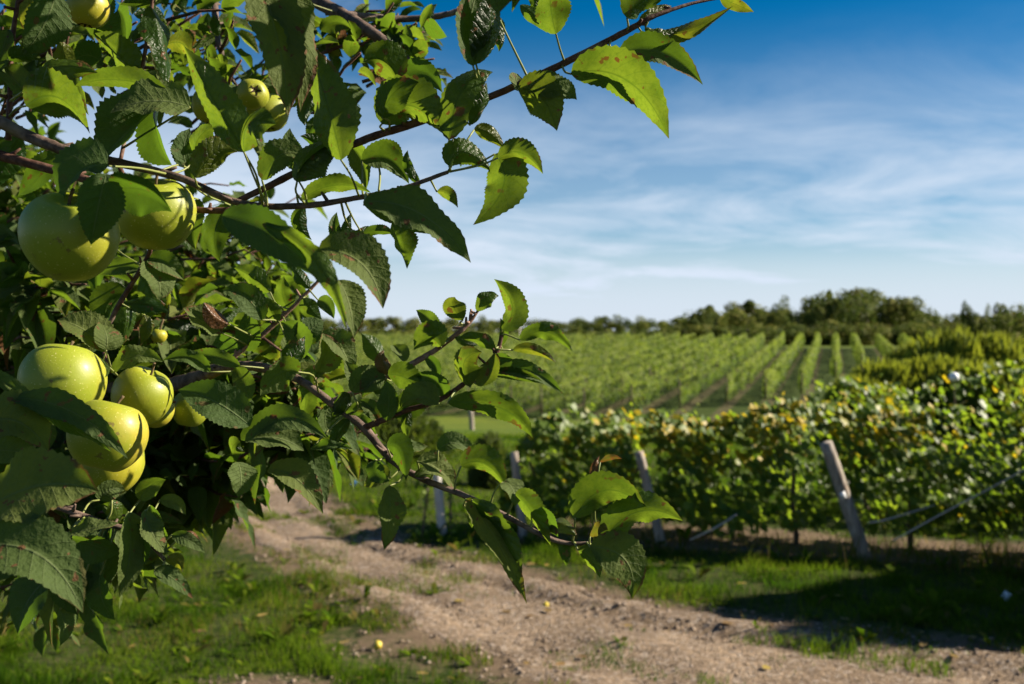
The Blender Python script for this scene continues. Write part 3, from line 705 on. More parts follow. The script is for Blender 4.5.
def ground_apple(px, py, r, label):
    p = ground(px, py); p[2] = float(gz(p[0], p[1]))+r*.85+.01; d = p[1]
    o = apple(px, py, 1, r*FPX, label, name='fallen_apple', mat='yellowfruit', grp='apples fallen on the ground')
    o.location = p; o.rotation_euler = (R(80), R(20), R(random.uniform(0, 360)))
ground_apple(378, 650, .032, 'yellow apple fallen on worn grass at the bottom of the picture')
ground_apple(546, 604, .026, 'small yellow apple fallen on the track under the hanging leaf')

# ------------------------------------------------------------------ apple tree
def leaf_geo(base, ctrl, tip, width, nvis, side, fold, nu, nv, rnd, age, ripple=.05, curl=0.0, serr=.05, twist=0.0):
    t = np.linspace(0, 1, nu+1)[:, None]
    S = (1-t)**2*base+2*(1-t)*t*ctrl+t*t*tip
    T = 2*(1-t)*(ctrl-base)+2*t*(tip-ctrl); T /= np.linalg.norm(T, axis=1)[:, None]+1e-9
    n = nvis[None, :]-T*(T@nvis)[:, None]; n /= np.linalg.norm(n, axis=1)[:, None]+1e-9
    sd = np.cross(T, n)
    if twist:
        a = twist*(t-.3); n, sd = n*np.cos(a)+sd*np.sin(a), sd*np.cos(a)-n*np.sin(a)
    tv = t[:, 0]
    w = np.sin(math.pi*np.clip(tv, 0, 1)**.80)**.72*(1-.28*tv**3)
    w = np.where(tv > .86, w*np.interp(tv, [.86, 1], [1, .55]), w); w[0] = .02; w[-1] = .0
    L = np.linalg.norm(tip-base)
    sg = 1 if side == 'T' else -1
    vs = np.linspace(-1, 1, nv)
    q = np.abs(vs)[None, :]
    ww = w[:, None]*width/2*np.ones((1, nv))
    if serr and nu > 16:
        ser = (np.arange(nu+1) % 2)*2-1
        ww[:, 0] *= 1+serr*ser*(w > .2); ww[:, -1] *= 1+serr*ser*(w > .2)
    ph = random.uniform(0, 6.28)
    hgt = sg*(fold*q*ww+curl*q*q*ww)+ripple*L*np.sin(tv*13+ph)[:, None]*q**2*np.sin(vs*1.5+ph)[None, :]*w[:, None]
    lat = vs[None, :]*ww*math.cos(math.atan(fold)*.8)
    P = S[:, None, :]+sd[:, None, :]*lat[:, :, None]+n[:, None, :]*hgt[:, :, None]
    k = np.arange((nu+1)*nv).reshape(nu+1, nv)
    F = np.stack([k[:-1, :-1], k[:-1, 1:], k[1:, 1:], k[1:, :-1]], -1).reshape(-1, 4)
    # T x n = sd ; front face (counter-clockwise) points along n for order (row, col+) reversed
    if sg > 0: F = F[:, ::-1]
    a = np.zeros(((nu+1), nv, 4)); a[..., 0] = t; a[..., 1] = (vs*.5+.5)[None, :]; a[..., 2] = rnd; a[..., 3] = age
    return P.reshape(-1, 3), F, a.reshape(-1, 4)
SUNn = np.array(SUN)
def hero(mb, pm, bx, by, cx, cy, tx, ty, w, roll, side, d, age=None, rnd=None, dt=None, fold=None, twist=0.0, curl=0.0):
    dt_ = random.uniform(-.018, .018) if dt is None else dt
    b = at(bx, by, d); t = at(tx, ty, d+dt_); c = at(cx, cy, d+dt_*.3-.006)
    view = CAM-(b+t)/2; view /= np.linalg.norm(view)
    ax = (t-b)/np.linalg.norm(t-b)
    n0 = view-ax*(ax@view); n0 /= np.linalg.norm(n0)
    s0 = np.cross(ax, n0); s0 = s0 if s0@SUNn > 0 else -s0
    if roll < 0: roll = roll*1.5-5
    a = R(roll); nv = n0*math.cos(a)+s0*math.sin(a)
    wid = w*d/FPX/max(.66, math.cos(a))*1.08
    fold = random.uniform(.18, .62) if fold is None else fold
    v, f, at_ = leaf_geo(b, c, t, wid, nv, side, fold, 34, 9, random.random()*.8 if rnd is None else rnd, random.random()*.62 if age is None else age, random.uniform(.03, .075), curl, .045, twist+random.uniform(-.35, .35))
    mb.add(v, f, at_)
    return b
def two_mat(name, m1, mat1, m2, mat2, parent):     # blades and their stalks stay one mesh
    n4 = sum(len(f) for f in m1.f4); off = m1.n
    all_ = MB(); all_.v = m1.v+m2.v; all_.a = m1.a+m2.a; all_.n = m1.n+m2.n
    all_.f4 = m1.f4+[f+off for f in m2.f4]; all_.f3 = [f+off for f in m2.f3]
    n3 = sum(len(f) for f in all_.f3)
    o = all_.build(name, mat1, parent, True); o.data.materials.append(mat2)
    mi = np.zeros(len(o.data.polygons), np.int32); mi[:n3] = 1; mi[n3+n4:] = 1
    o.data.polygons.foreach_set('material_index', mi); return o
tree = empty('apple_tree', (-2.0, 2.7, 0), 'leafy apple tree whose laden branches reach in from the left', 'tree')
twood = MB(); tube(twood, [(-2.0, 2.7, -.1), (-2.0, 2.7, .1), (-1.97, 2.66, .7), (-2.03, 2.68, 1.3), (-2.0, 2.7, 1.8), (-2.1, 2.75, 2.5), (-2.05, 2.9, 3.3)], [.2, .16, .135, .13, .11, .08, .04], 36, 14, .07)
keep(twood.build('trunk', M['bark'], smooth=True), tree)
def P3(*a): return np.array(a, float)
BR = {  # px, py, depth, thickness px
 'upper': ('bark', [(P3(-2.03, 2.68, 1.7), .07), (P3(-1.45, 2.0, 2.25), .035), (P3(-.86, 1.36, 2.47), .016)], [(-40, 113, .99, 13), (30, 137, .96, 12), (70, 152, .95, 11), (120, 163, .94, 9), (180, 178, .93, 8), (240, 203, .92, 7), (300, 206, .92, 6.5), (350, 199, .92, 5.5), (400, 189, .92, 5), (448, 172, .92, 4)]),
 'second': ('twig', [], [(-20, 150, 1.0, 11), (60, 172, .99, 9), (120, 190, .97, 8), (180, 208, .95, 7), (245, 211, .935, 6)]),
 'right': ('twig', [], [(236, 202, .93, 6.5), (285, 178, .93, 7), (340, 150, .925, 7.5), (375, 136, .92, 8), (412, 124, .92, 8), (452, 110, .92, 7.5), (490, 97, .92, 7), (550, 70, .92, 7), (592, 49, .92, 6.5), (632, 28, .92, 6), (652, 17, .92, 5), (690, 4, .93, 3), (720, -2, .94, 2.5)]),
 'top': ('bark', [(P3(-2.05, 2.8, 2.6), .05), (P3(-1.2, 1.9, 2.9), .03)], [(150, -70, 1.6, 20), (300, -6, 1.5, 15), (342, 15, 1.45, 14), (372, 33, 1.4, 12), (392, 48, 1.4, 10), (413, 65, 1.4, 8)]),
 'lower': ('bark', [(P3(-1.98, 2.68, 1.2), .075), (P3(-1.3, 2.1, 1.85), .04)], [(60, 405, 1.7, 18), (150, 390, 1.4, 17), (195, 379, 1.28, 15), (222, 368, 1.2, 12), (250, 366, 1.15, 10), (280, 372, 1.12, 9), (303, 382, 1.1, 8), (330, 402, 1.09, 8), (362, 426, 1.08, 8.5), (386, 454, 1.07, 8), (404, 469, 1.06, 7), (432, 483, 1.05, 6.5), (465, 496, 1.04, 6), (500, 513, 1.03, 5.5), (540, 534, 1.02, 5), (566, 543, 1.02, 4.5), (598, 543, 1.02, 3.5)]),
 'fork': ('twig', [], [(364, 428, 1.08, 7), (376, 423, 1.07, 6.5), (405, 411, 1.06, 5.5), (432, 403, 1.05, 5), (448, 395, 1.05, 5), (466, 382, 1.04, 5), (486, 367, 1.04, 4.5), (497, 352, 1.04, 4.5), (502, 335, 1.04, 4)]),
 'pale': ('paletwig', [], [(330, 402, 1.09, 6), (365, 388, 1.09, 6), (399, 371, 1.08, 6.5), (424, 357, 1.08, 6), (440, 347, 1.08, 5), (458, 333, 1.07, 5), (469, 323, 1.07, 4), (478, 311, 1.07, 2.5)]),
 'inner': ('paletwig', [], [(222, 368, 1.2, 5), (240, 352, 1.2, 5), (262, 335, 1.2, 5), (280, 319, 1.2, 4.5), (300, 300, 1.2, 4), (322, 277, 1.2, 3)]),
 'hang': ('twig', [], [(120, 168, 1.0, 5), (148, 240, 1.12, 4.5), (147, 258, 1.15, 4.5), (131, 285, 1.15, 5), (116, 310, 1.15, 5), (108, 330, 1.15, 5), (104, 350, 1.13, 5), (112, 372, 1.1, 4)]),
 'low': ('bark', [(P3(-1.3, 2.0, 1.75), .03)], [(-120, 430, 1.1, 10), (-30, 470, 1.0, 9), (40, 500, .97, 7), (95, 520, .97, 6), (140, 535, .97, 5), (165, 560, .97, 4)]),
 'upright': ('twig', [], [(8, 140, .97, 6), (10, 90, .97, 5), (11, 55, .97, 5), (15, 20, .97, 4.5), (20, -10, .97, 4)]),
 'twig_a': ('twig', [], [(120, 163, .95, 4), (133, 100, 1.0, 4), (141, 72, 1.0, 4), (147, 41, 1.0, 4), (152, 5, 1.0, 3.5), (153, -15, 1.0, 3)]),
 'dark': ('bark', [], [(180, -70, 1.6, 9), (211, -8, 1.55, 8), (217, 36, 1.5, 6), (226, 66, 1.5, 4), (240, 92, 1.45, 3)]),
 'dark2': ('bark', [], [(342, 15, 1.45, 9), (395, 19, 1.5, 7), (440, 16, 1.5, 6), (480, 3, 1.5, 5), (510, -8, 1.5, 4)]),
 'thin': ('twig', [], [(345, 150, .95, 4), (327, 120, 1.1, 4), (315, 92, 1.15, 4), (325, 78, 1.15, 2)]),
}
LEAVES = {
 'upright': [(56, -8, 48, 28, 22, 55, 40, 30, 'T', .95), (40, -12, 30, 10, 25, 30, 30, -30, 'T', 1.0, .9), (9, 60, 20, 52, 36, 60, 16, -20, 'B', .96), (8, 30, 2, 55, -8, 80, 22, -10, 'T', .97),
    (22, 92, 50, 52, 98, 73, 25, 42, 'B', .93, .55, .9), (26, 106, 60, 76, 90, 134, 40, -25, 'B', .92, .3, .9), (28, 96, 16, 80, -4, 60, 26, 20, 'T', .97)],
 'twig_a': [(135, 77, 118, 50, 95, 33, 28, -25, 'B', 1.0, .3, .9), (150, 6, 166, 30, 168, 93, 26, 40, 'B', .97, .5, .6, None, .5), (168, 92, 112, 70, 74, 87, 23, -15, 'B', .93, .2, .7),
    (146, 60, 165, 52, 163, 86, 20, 30, 'T', 1.02), (190, 107, 150, 92, 110, 113, 34, 45, 'T', .93, .2, .8), (168, 101, 125, 130, 98, 165, 46, -35, 'T', .94, .2, .1), (160, 105, 150, 140, 172, 165, 36, -40, 'T', .95, .2, .1),
    (105, -8, 108, 15, 96, 30, 22, -10, 'T', 1.05), (118, 10, 128, 20, 125, 48, 30, -20, 'T', 1.1, .3, .1), (60, 70, 70, 55, 57, 40, 20, 0, 'B', 1.12, .9), (100, 60, 85, 50, 76, 60, 30, -20, 'T', 1.1, .2, 0.0),
    (165, 45, 185, 35, 190, 58, 22, -10, 'B', 1.05, .8), (155, 2, 140, -5, 120, 5, 18, 0, 'B', 1.0)],
 'upper': [(106, 174, 98, 205, 91, 245, 44, 10, 'T', .79, .4, .1), (112, 190, 150, 180, 172, 212, 38, -25, 'T', .80, .3, .05), (108, 166, 75, 160, 62, 205, 50, -40, 'T', .84, .2, .05),
    (244, 152, 212, 100, 184, 46, 38, -15, 'B', .84, .35, .95, None, .45), (244, 152, 238, 110, 276, 124, 34, -32, 'B', .83, .3, .8), (341, 160, 330, 105, 307, 41, 44, -18, 'B', .85, .55, .75, None, .35),
    (262, 180, 280, 140, 306, 158, 28, 40, 'T', .90, .3, .7), (297, 182, 300, 150, 344, 142, 34, -22, 'B', .88, .3, .8, None, .5), (297, 178, 325, 135, 342, 147, 22, 38, 'T', .885, .2, .3),
    (195, 178, 215, 140, 238, 152, 30, 15, 'B', .9, .75, .3), (196, 160, 190, 135, 216, 126, 24, -20, 'B', .97, .2, 1), (188, 168, 178, 150, 190, 128, 24, 0, 'T', .98),
    (222, 216, 270, 222, 318, 278, 40, 4, 'T', .72, .2, .0), (262, 224, 326, 244, 348, 334, 20, -12, 'B', .71, .35, .9, -.02), (318, 250, 372, 248, 383, 309, 42, 35, 'T', .78, .66, .4), (338, 280, 352, 300, 354, 338, 26, 38, 'T', .80, .64, .5),
    (301, 200, 335, 174, 371, 193, 18, -15, 'B', .93, .2, .8), (362, 160, 390, 150, 409, 184, 28, 20, 'T', .95, .3, .4), (375, 152, 392, 143, 402, 170, 18, -20, 'B', .96, .2, .9),
    (364, 202, 425, 196, 471, 263, 36, 34, 'T', .86, .5, .5, None, .12), (364, 205, 400, 225, 440, 236, 22, -25, 'B', .875, .3, .9), (392, 222, 398, 240, 407, 269, 26, -25, 'B', .89, .3, .8),
    (437, 192, 448, 188, 458, 208, 13, -10, 'B', .93, .7), (363, 235, 380, 226, 396, 235, 11, -10, 'B', 1.0), (360, 239, 370, 238, 377, 251, 12, -10, 'B', 1.0),
    (449, 166, 458, 135, 492, 172, 30, 5, 'B', .91, .5, .8, None, .6), (495, 154, 522, 185, 473, 225, 38, -22, 'B', .92, .45, .85), (498, 158, 522, 140, 543, 174, 24, -12, 'B', .915, .6, .7), (474, 130, 490, 128, 505, 150, 17, 0, 'B', .93, .75),
    (342, 246, 330, 230, 337, 212, 13, 0, 'T', 1.05), (342, 246, 346, 228, 351, 213, 11, 0, 'B', 1.05), (343, 245, 365, 236, 377, 250, 12, -10, 'B', 1.05), (345, 243, 365, 228, 384, 230, 10, -10, 'B', 1.05),
    (240, 206, 258, 215, 285, 232, 20, -30, 'T', .95), (200, 200, 188, 225, 196, 250, 22, -10, 'T', 1.0), (60, 152, 44, 175, 18, 196, 26, -15, 'T', 1.02), (20, 136, 4, 160, -6, 190, 30, 0, 'B', 1.0),
    (230, 205, 205, 228, 220, 262, 26, -15, 'B', 1.02), (305, 206, 290, 225, 312, 240, 16, 0, 'B', 1.0), (420, 184, 402, 165, 408, 150, 10, 10, 'B', .95), (398, 190, 420, 206, 432, 204, 12, -10, 'T', .95)],
 'right': [(399, 82, 385, 48, 363, 62, 36, -12, 'B', .90, .4, .9), (382, 124, 405, 80, 448, 138, 44, -20, 'B', .9, .5, .8), (382, 118, 388, 85, 419, 82, 30, -14, 'B', .89, .5, .5), (449, 140, 455, 70, 493, 72, 36, -15, 'B', .885, .45, .85, None, .3),
    (470, 125, 490, 100, 486, 82, 14, 40, 'B', .88, .55, .6), (400, 75, 425, 62, 442, 92, 26, 0, 'T', .95, .2, .05), (473, 66, 462, 20, 484, -25, 36, 30, 'T', .88, .5, .2, None, .4), (476, 64, 496, 30, 492, -20, 26, 46, 'B', .885, .4, .2),
    (494, 8, 502, 32, 499, 52, 13, 20, 'B', .95), (520, 5, 534, 12, 547, 33, 15, 10, 'B', 1.0), (532, -10, 536, 2, 534, 12, 10, 10, 'B', 1.0), (556, 34, 546, 0, 553, -30, 34, -12, 'B', .89, .35, .8),
    (518, 90, 545, 84, 557, 131, 42, -8, 'B', .91, .68, .6, None, .35), (530, 92, 560, 80, 577, 100, 26, 38, 'T', .915, .5, .4), (522, 88, 513, 80, 518, 74, 16, 40, 'T', .92, .3, .9),
    (571, 74, 636, 56, 669, 139, 40, -24, 'B', .90, .48, .9), (619, 54, 660, 36, 703, 85, 30, 22, 'T', .915, .55, .2), (627, 18, 640, -5, 690, -16, 30, -20, 'B', .90, .3, .75),
    (641, 31, 690, 44, 733, 6, 17, 15, 'B', .93, .82, .4, None, .7, 1.4, .5), (720, -2, 735, 4, 754, 12, 12, -10, 'T', .94, .86, .1), (645, 27, 660, 40, 680, 28, 11, 25, 'B', .92, .6), (640, 25, 655, 8, 672, 6, 12, 10, 'B', .93, .8),
    (330, 155, 318, 140, 300, 136, 16, -10, 'B', 1.0), (300, 170, 285, 150, 290, 128, 22, 10, 'T', 1.02), (350, 146, 368, 160, 366, 190, 22, -10, 'T', .98)],
 'thin': [(315, 92, 300, 105, 305, 126, 17, 0, 'B', 1.15), (325, 118, 312, 124, 308, 140, 16, 0, 'T', 1.15), (318, 94, 330, 92, 338, 103, 12, 10, 'B', 1.15)],
 'top': [(255, -30, 285, 40, 288, 116, 50, 22, 'T', .82, .66, .6, None, .3), (262, -25, 312, 10, 300, 112, 36, 40, 'T', .83, .66, .5, None, .1), (300, 0, 290, 20, 302, 32, 28, -10, 'T', 1.4), (320, 30, 335, 15, 352, 30, 18, -10, 'T', 1.4)],
 'lower': [(438, 450, 456, 433, 476, 458, 18, 30, 'T', 1.04, .4, .4), (387, 447, 402, 438, 406, 481, 26, -15, 'B', 1.04, .5, .2), (390, 478, 378, 474, 364, 486, 20, 35, 'T', 1.05, .66, .9), (375, 460, 372, 476, 390, 481, 18, -10, 'T', 1.045, .3, .1),
    (389, 486, 392, 515, 384, 550, 25, 28, 'T', 1.04, .66, .5), (461, 466, 488, 450, 506, 489, 27, -20, 'B', 1.03, .5, .8), (503, 482, 516, 484, 515, 507, 20, 40, 'T', 1.03, .4, .9), (515, 494, 528, 500, 551, 546, 22, -22, 'B', 1.02, .4, .9),
    (417, 461, 440, 464, 456, 490, 21, 42, 'T', 1.04, .66, .8), (466, 499, 494, 525, 527, 604, 26, 12, 'T', 1.02, .80, .2, None, .45), (472, 500, 510, 530, 522, 580, 18, -20, 'B', 1.01, .5, .6), (575, 518, 600, 468, 646, 507, 32, -24, 'B', 1.0, .5, .85),
    (604, 540, 636, 492, 683, 521, 30, -22, 'B', 1.0, .5, .85), (590, 547, 640, 548, 632, 599, 42, 18, 'T', .99, .7, .15, None, .12), (578, 550, 592, 556, 600, 578, 18, -20, 'B', 1.0, .4, .9), (536, 514, 548, 515, 558, 537, 20, -20, 'T', 1.02, .3, .1),
    (545, 530, 558, 512, 578, 538, 17, 36, 'B', 1.02, .72, .6), (596, 486, 590, 468, 600, 455, 9, 0, 'B', 1.0, .98, .3), (600, 462, 610, 454, 622, 459, 6, 0, 'B', 1.0, .98, .3), (590, 536, 598, 522, 608, 530, 12, 30, 'B', 1.01, .95),
    (352, 392, 365, 370, 386, 375, 24, 10, 'T', 1.06), (298, 372, 280, 362, 260, 396, 36, 40, 'T', 1.0, .45, .9), (241, 440, 285, 398, 328, 439, 26, 20, 'T', .98, .4, .4), (245, 441, 278, 430, 304, 451, 28, 38, 'T', .97, .4, .7), (250, 426, 215, 395, 178, 390, 40, 18, 'T', .97, .3, .1),
    (238, 462, 244, 478, 238, 497, 26, 32, 'T', .99, .3, .6), (268, 470, 300, 468, 323, 514, 28, 36, 'T', 1.0, .66, .7), (311, 449, 330, 442, 353, 449, 10, 20, 'T', 1.05), (240, 441, 226, 446, 236, 464, 16, -20, 'B', 1.0, .4, .9),
    (350, 420, 335, 430, 333, 452, 15, 10, 'B', 1.08), (395, 440, 410, 450, 428, 446, 13, 20, 'T', 1.06), (282, 374, 300, 350, 305, 336, 16, 0, 'B', 1.1), (300, 384, 312, 398, 300, 420, 20, -15, 'B', 1.1),
    (210, 372, 190, 350, 162, 361, 16, 20, 'T', 1.1), (240, 366, 215, 352, 182, 354, 15, 5, 'T', 1.1), (235, 367, 250, 385, 246, 405, 20, -10, 'T', 1.12), (330, 404, 320, 420, 330, 436, 18, 30, 'T', 1.1), (345, 412, 360, 404, 376, 410, 13, 20, 'B', 1.08),
    (478, 502, 470, 515, 472, 528, 10, 0, 'T', 1.04), (560, 541, 568, 556, 566, 566, 11, 0, 'B', 1.02), (415, 476, 424, 470, 437, 473, 9, 20, 'T', 1.05)],
 'fork': [(502, 330, 526, 305, 494, 279, 25, -20, 'B', 1.03, .35, .9), (520, 340, 548, 318, 573, 352, 17, -12, 'B', 1.03, .4, .6), (495, 351, 478, 335, 458, 338, 13, -20, 'B', 1.04, .4, .7), (513, 350, 535, 345, 556, 363, 12, -10, 'B', 1.04, .82, .6),
    (494, 358, 505, 356, 515, 364, 11, -15, 'T', 1.04, .3, .2), (470, 387, 452, 355, 482, 352, 32, -10, 'B', 1.02, .66, .6), (476, 384, 498, 372, 494, 352, 18, -20, 'T', 1.025, .7, .3), (489, 371, 530, 360, 563, 394, 18, 14, 'T', 1.03, .4, .3), (489, 374, 520, 372, 545, 384, 12, -25, 'B', 1.03, .3, .8),
    (448, 403, 512, 396, 533, 438, 24, -18, 'B', 1.02, .4, .8), (444, 396, 440, 375, 413, 375, 22, -10, 'T', 1.05, .3, .2), (438, 404, 418, 388, 398, 410, 22, 42, 'T', 1.03, .3, .9), (410, 410, 402, 425, 408, 440, 11, -10, 'B', 1.06, .3, .9), (386, 420, 392, 400, 386, 380, 20, -10, 'T', 1.04, .3, .2),
    (392, 416, 420, 398, 424, 380, 30, -5, 'B', 1.06, .4, .5), (500, 345, 508, 330, 500, 318, 9, 0, 'T', 1.05), (380, 422, 370, 404, 360, 400, 16, 10, 'T', 1.07)],
 'pale': [(437, 334, 432, 318, 416, 310, 17, 0, 'T', 1.06, .3, .5), (441, 347, 430, 328, 414, 350, 26, -22, 'B', 1.05, .4, 1.0), (463, 320, 448, 305, 455, 297, 22, -5, 'B', 1.05, .7, .8), (477, 311, 484, 292, 499, 296, 16, -18, 'B', 1.05, .3, .9),
    (405, 362, 398, 350, 393, 345, 15, 35, 'T', 1.06, .2, .9), (392, 374, 378, 362, 384, 350, 15, 20, 'B', 1.06, .96, .9), (380, 363, 376, 345, 361, 333, 20, 10, 'B', 1.07, .4, .9), (385, 378, 370, 376, 362, 398, 22, -10, 'T', 1.06), (388, 375, 410, 372, 420, 396, 26, -15, 'B', 1.04, .4, .6),
    (455, 335, 465, 345, 478, 345, 8, 0, 'B', 1.07, .3), (425, 356, 440, 366, 436, 378, 12, 0, 'T', 1.08), (370, 386, 352, 378, 345, 360, 20, 15, 'T', 1.09), (372, 384, 390, 392, 398, 408, 18, 10, 'T', 1.07), (350, 394, 338, 400, 330, 422, 18, -12, 'B', 1.08)],
 'inner': [(303, 298, 308, 312, 322, 319, 18, -10, 'B', 1.18), (318, 300, 330, 302, 334, 319, 15, 0, 'T', 1.18), (302, 358, 308, 335, 282, 322, 28, -15, 'T', 1.14, .3, .3), (300, 345, 310, 325, 324, 322, 26, 0, 'T', 1.15, .3, .1), (318, 372, 330, 350, 322, 333, 26, 38, 'T', 1.1, .64, .9),
    (321, 334, 348, 345, 350, 374, 24, 34, 'T', 1.1, .4, .9), (278, 322, 268, 308, 264, 296, 16, -15, 'B', 1.18, .3, 1), (262, 320, 250, 290, 222, 290, 27, 14, 'T', 1.14, .3, .2), (270, 292, 250, 272, 234, 268, 21, -10, 'B', 1.18, .3, .9), (229, 324, 212, 316, 204, 302, 18, 30, 'B', 1.12, .98, .9),
    (222, 333, 200, 318, 183, 308, 27, 38, 'T', 1.13, .6, .9), (245, 350, 255, 330, 246, 310, 24, -12, 'T', 1.2), (290, 310, 278, 296, 284, 276, 20, -15, 'B', 1.22), (240, 352, 232, 338, 212, 345, 22, -12, 'T', 1.2), (232, 360, 246, 372, 262, 368, 15, 20, 'T', 1.2), (310, 288, 296, 275, 292, 262, 14, 0, 'B', 1.25)],
 'hang': [(106, 352, 88, 325, 57, 320, 32, 40, 'T', 1.08, .66, .8), (106, 350, 110, 335, 100, 322, 26, 30, 'T', 1.07, .66, .3), (112, 372, 135, 345, 163, 362, 20, 26, 'T', 1.06, .4, .9), (128, 290, 100, 300, 105, 335, 30, 30, 'B', 1.17, .5, .8), (125, 300, 132, 320, 118, 350, 22, 25, 'B', 1.17, .5, .8),
    (146, 260, 165, 280, 158, 300, 30, 32, 'T', 1.15, .5, .8), (140, 275, 160, 300, 145, 318, 26, -10, 'B', 1.18, .4, .8), (98, 345, 70, 350, 62, 362, 12, -10, 'T', 1.12, .8), (110, 368, 92, 372, 80, 388, 24, -20, 'T', 1.04, .3, .2), (145, 315, 152, 330, 140, 345, 14, 20, 'B', 1.17, .8),
    (147, 258, 170, 262, 184, 280, 22, 20, 'T', 1.15), (140, 270, 118, 262, 100, 275, 18, 15, 'T', 1.16), (106, 240, 92, 260, 98, 300, 24, -10, 'T', 1.18), (120, 305, 150, 300, 168, 312, 16, 20, 'B', 1.16)],
 'low': [(-12, 508, 45, 470, 99, 492, 66, 22, 'T', .74, .66, .8), (-25, 548, 50, 530, 83, 613, 62, 15, 'T', .72, .5, .4), (10, 398, 78, 396, 128, 459, 27, 16, 'T', .86, .4, .3), (14, 404, 70, 420, 112, 452, 16, -22, 'B', .865, .3, .6), (-16, 366, 12, 392, 46, 406, 15, 25, 'T', .9, .5, .5),
    (-15, 425, 20, 405, 49, 452, 46, 34, 'T', .85, .66, .8), (-15, 452, 14, 446, 44, 460, 26, 15, 'T', .86, .4, .6), (40, 420, 50, 430, 48, 450, 18, 10, 'B', .95, .4, .9), (68, 534, 95, 528, 119, 523, 16, 36, 'T', .93, .5, .9), (72, 538, 100, 548, 120, 552, 26, -25, 'T', .94, .3, .2),
    (112, 500, 120, 515, 117, 528, 16, 25, 'B', .97, .6, .9), (128, 512, 136, 550, 120, 596, 28, 38, 'T', .95, .3, .9), (132, 525, 148, 540, 138, 570, 24, -20, 'T', .96, .2, .05), (145, 510, 148, 535, 168, 554, 20, 38, 'T', .95, .4, .9), (150, 505, 160, 530, 166, 550, 18, -20, 'T', .97, .3, .2),
    (172, 535, 190, 538, 205, 553, 14, 10, 'T', .96, .4, .4), (180, 535, 195, 533, 200, 541, 8, 20, 'B', .96, .97, .9), (154, 571, 172, 572, 193, 599, 17, 20, 'T', .96, .4, .3), (165, 560, 180, 556, 182, 572, 13, -10, 'B', .97, .9, .3), (46, 580, 22, 600, 18, 635, 36, -30, 'T', .93, .2, .05),
    (100, 575, 96, 600, 115, 620, 22, -25, 'T', .96, .2, .1), (60, 610, 70, 625, 60, 646, 15, 30, 'T', .95, .3, .9), (86, 572, 98, 590, 92, 600, 17, 10, 'B', .96, .4, .5), (70, 560, 60, 590, 78, 615, 24, -20, 'T', .96, .2, .1), (100, 545, 88, 565, 84, 600, 22, -20, 'T', .97, .2, .1), (110, 540, 108, 570, 100, 590, 20, -10, 'B', .97, .3, .4),
    (140, 500, 150, 480, 166, 480, 20, 10, 'T', 1.0), (100, 500, 108, 485, 125, 490, 22, 0, 'T', 1.02), (160, 500, 178, 500, 186, 515, 14, 20, 'T', 1.0), (140, 540, 136, 560, 128, 580, 14, 20, 'B', .97)],
}
for key, (mat, pre, pxs) in BR.items():
    P = [p for p, r in pre]+[at(a, b, d) for a, b, d, w in pxs]; Rr = [r for p, r in pre]+[w*d/FPX/2 for a, b, d, w in pxs]
    mb = MB(); tube(mb, P, Rr, max(30, len(P)*7), 10, .09)
    # spurs and buds
    C_, r_ = resample(P, Rr, 60)
    for q in range(10):
        i = random.randrange(10 if pre else 3, 59); dv_ = rnd_unit(); dv_[2] = abs(dv_[2]); l = random.uniform(.006, .016)
        tube(mb, [C_[i], C_[i]+dv_*l*.6, C_[i]+dv_*l], [r_[i]*.7, .0016, .0012], None, 6, .1)
    br = keep(mb.build('branch', M[mat], smooth=True), tree)
    lv = LEAVES.get(key)
    if not lv: continue
    lm = MB(); pm = MB()
    poly = np.array(P); dense, _ = resample(P, Rr, 160)
    for L in lv:
        b = hero(lm, pm, *L)
        dd = np.linalg.norm(dense-b, axis=1); i = int(dd.argmin())
        if dd[i] < .11:
            end = dense[max(0, min(159, i))]; v2 = CAM-b
            midp = (b+end)/2+RNG.normal(size=3)*.003
            tube(pm, [end, midp, b], [.0012, .001, .0009], 7, 6, 0)
    two_mat('foliage', lm, M['leaf'], pm, M['petiole'], br)
# the rest of the crown: leaf clusters on short twigs filling lobes of the crown
def cluster(lm, wm, p, out, nl, size, nu=8, nv=5):
    ln = random.uniform(.05, .13); tw = out+RNG.normal(size=3)*.5; tw[2] += .25; tw /= np.linalg.norm(tw)
    tube(wm, [p-tw*ln, p-tw*ln*.4+RNG.normal(size=3)*.006, p], [.0028, .0022, .0016], None, 5, 0)
    for k in range(nl):
        b = p-tw*ln*random.random()
        d = tw*random.uniform(.1, .8)+rnd_unit()*.95; d[2] -= .25; d /= np.linalg.norm(d)
        L = size*random.uniform(.6, 1.15); b = b+d*.018
        up = np.array([.15, -.1, 1.0])+RNG.normal(size=3)*.45
        t = b+d*L-np.array([0, 0, L*random.uniform(.05, .35)]); c = b+d*L*.5+np.array([0, 0, L*random.uniform(0, .12)])
        age = random.random()*.62
        q = random.random()
        if q < .02: age = .97
        elif q < .10: age = random.uniform(.62, .85)
        v, f, a = leaf_geo(b, c, t, L*random.uniform(.38, .64), up, 'T', random.uniform(.1, .8), nu, nv, random.random(), age, .07, random.uniform(-.25, .35), 0, random.uniform(-1.1, 1.1))
        lm.add(v, f, a)
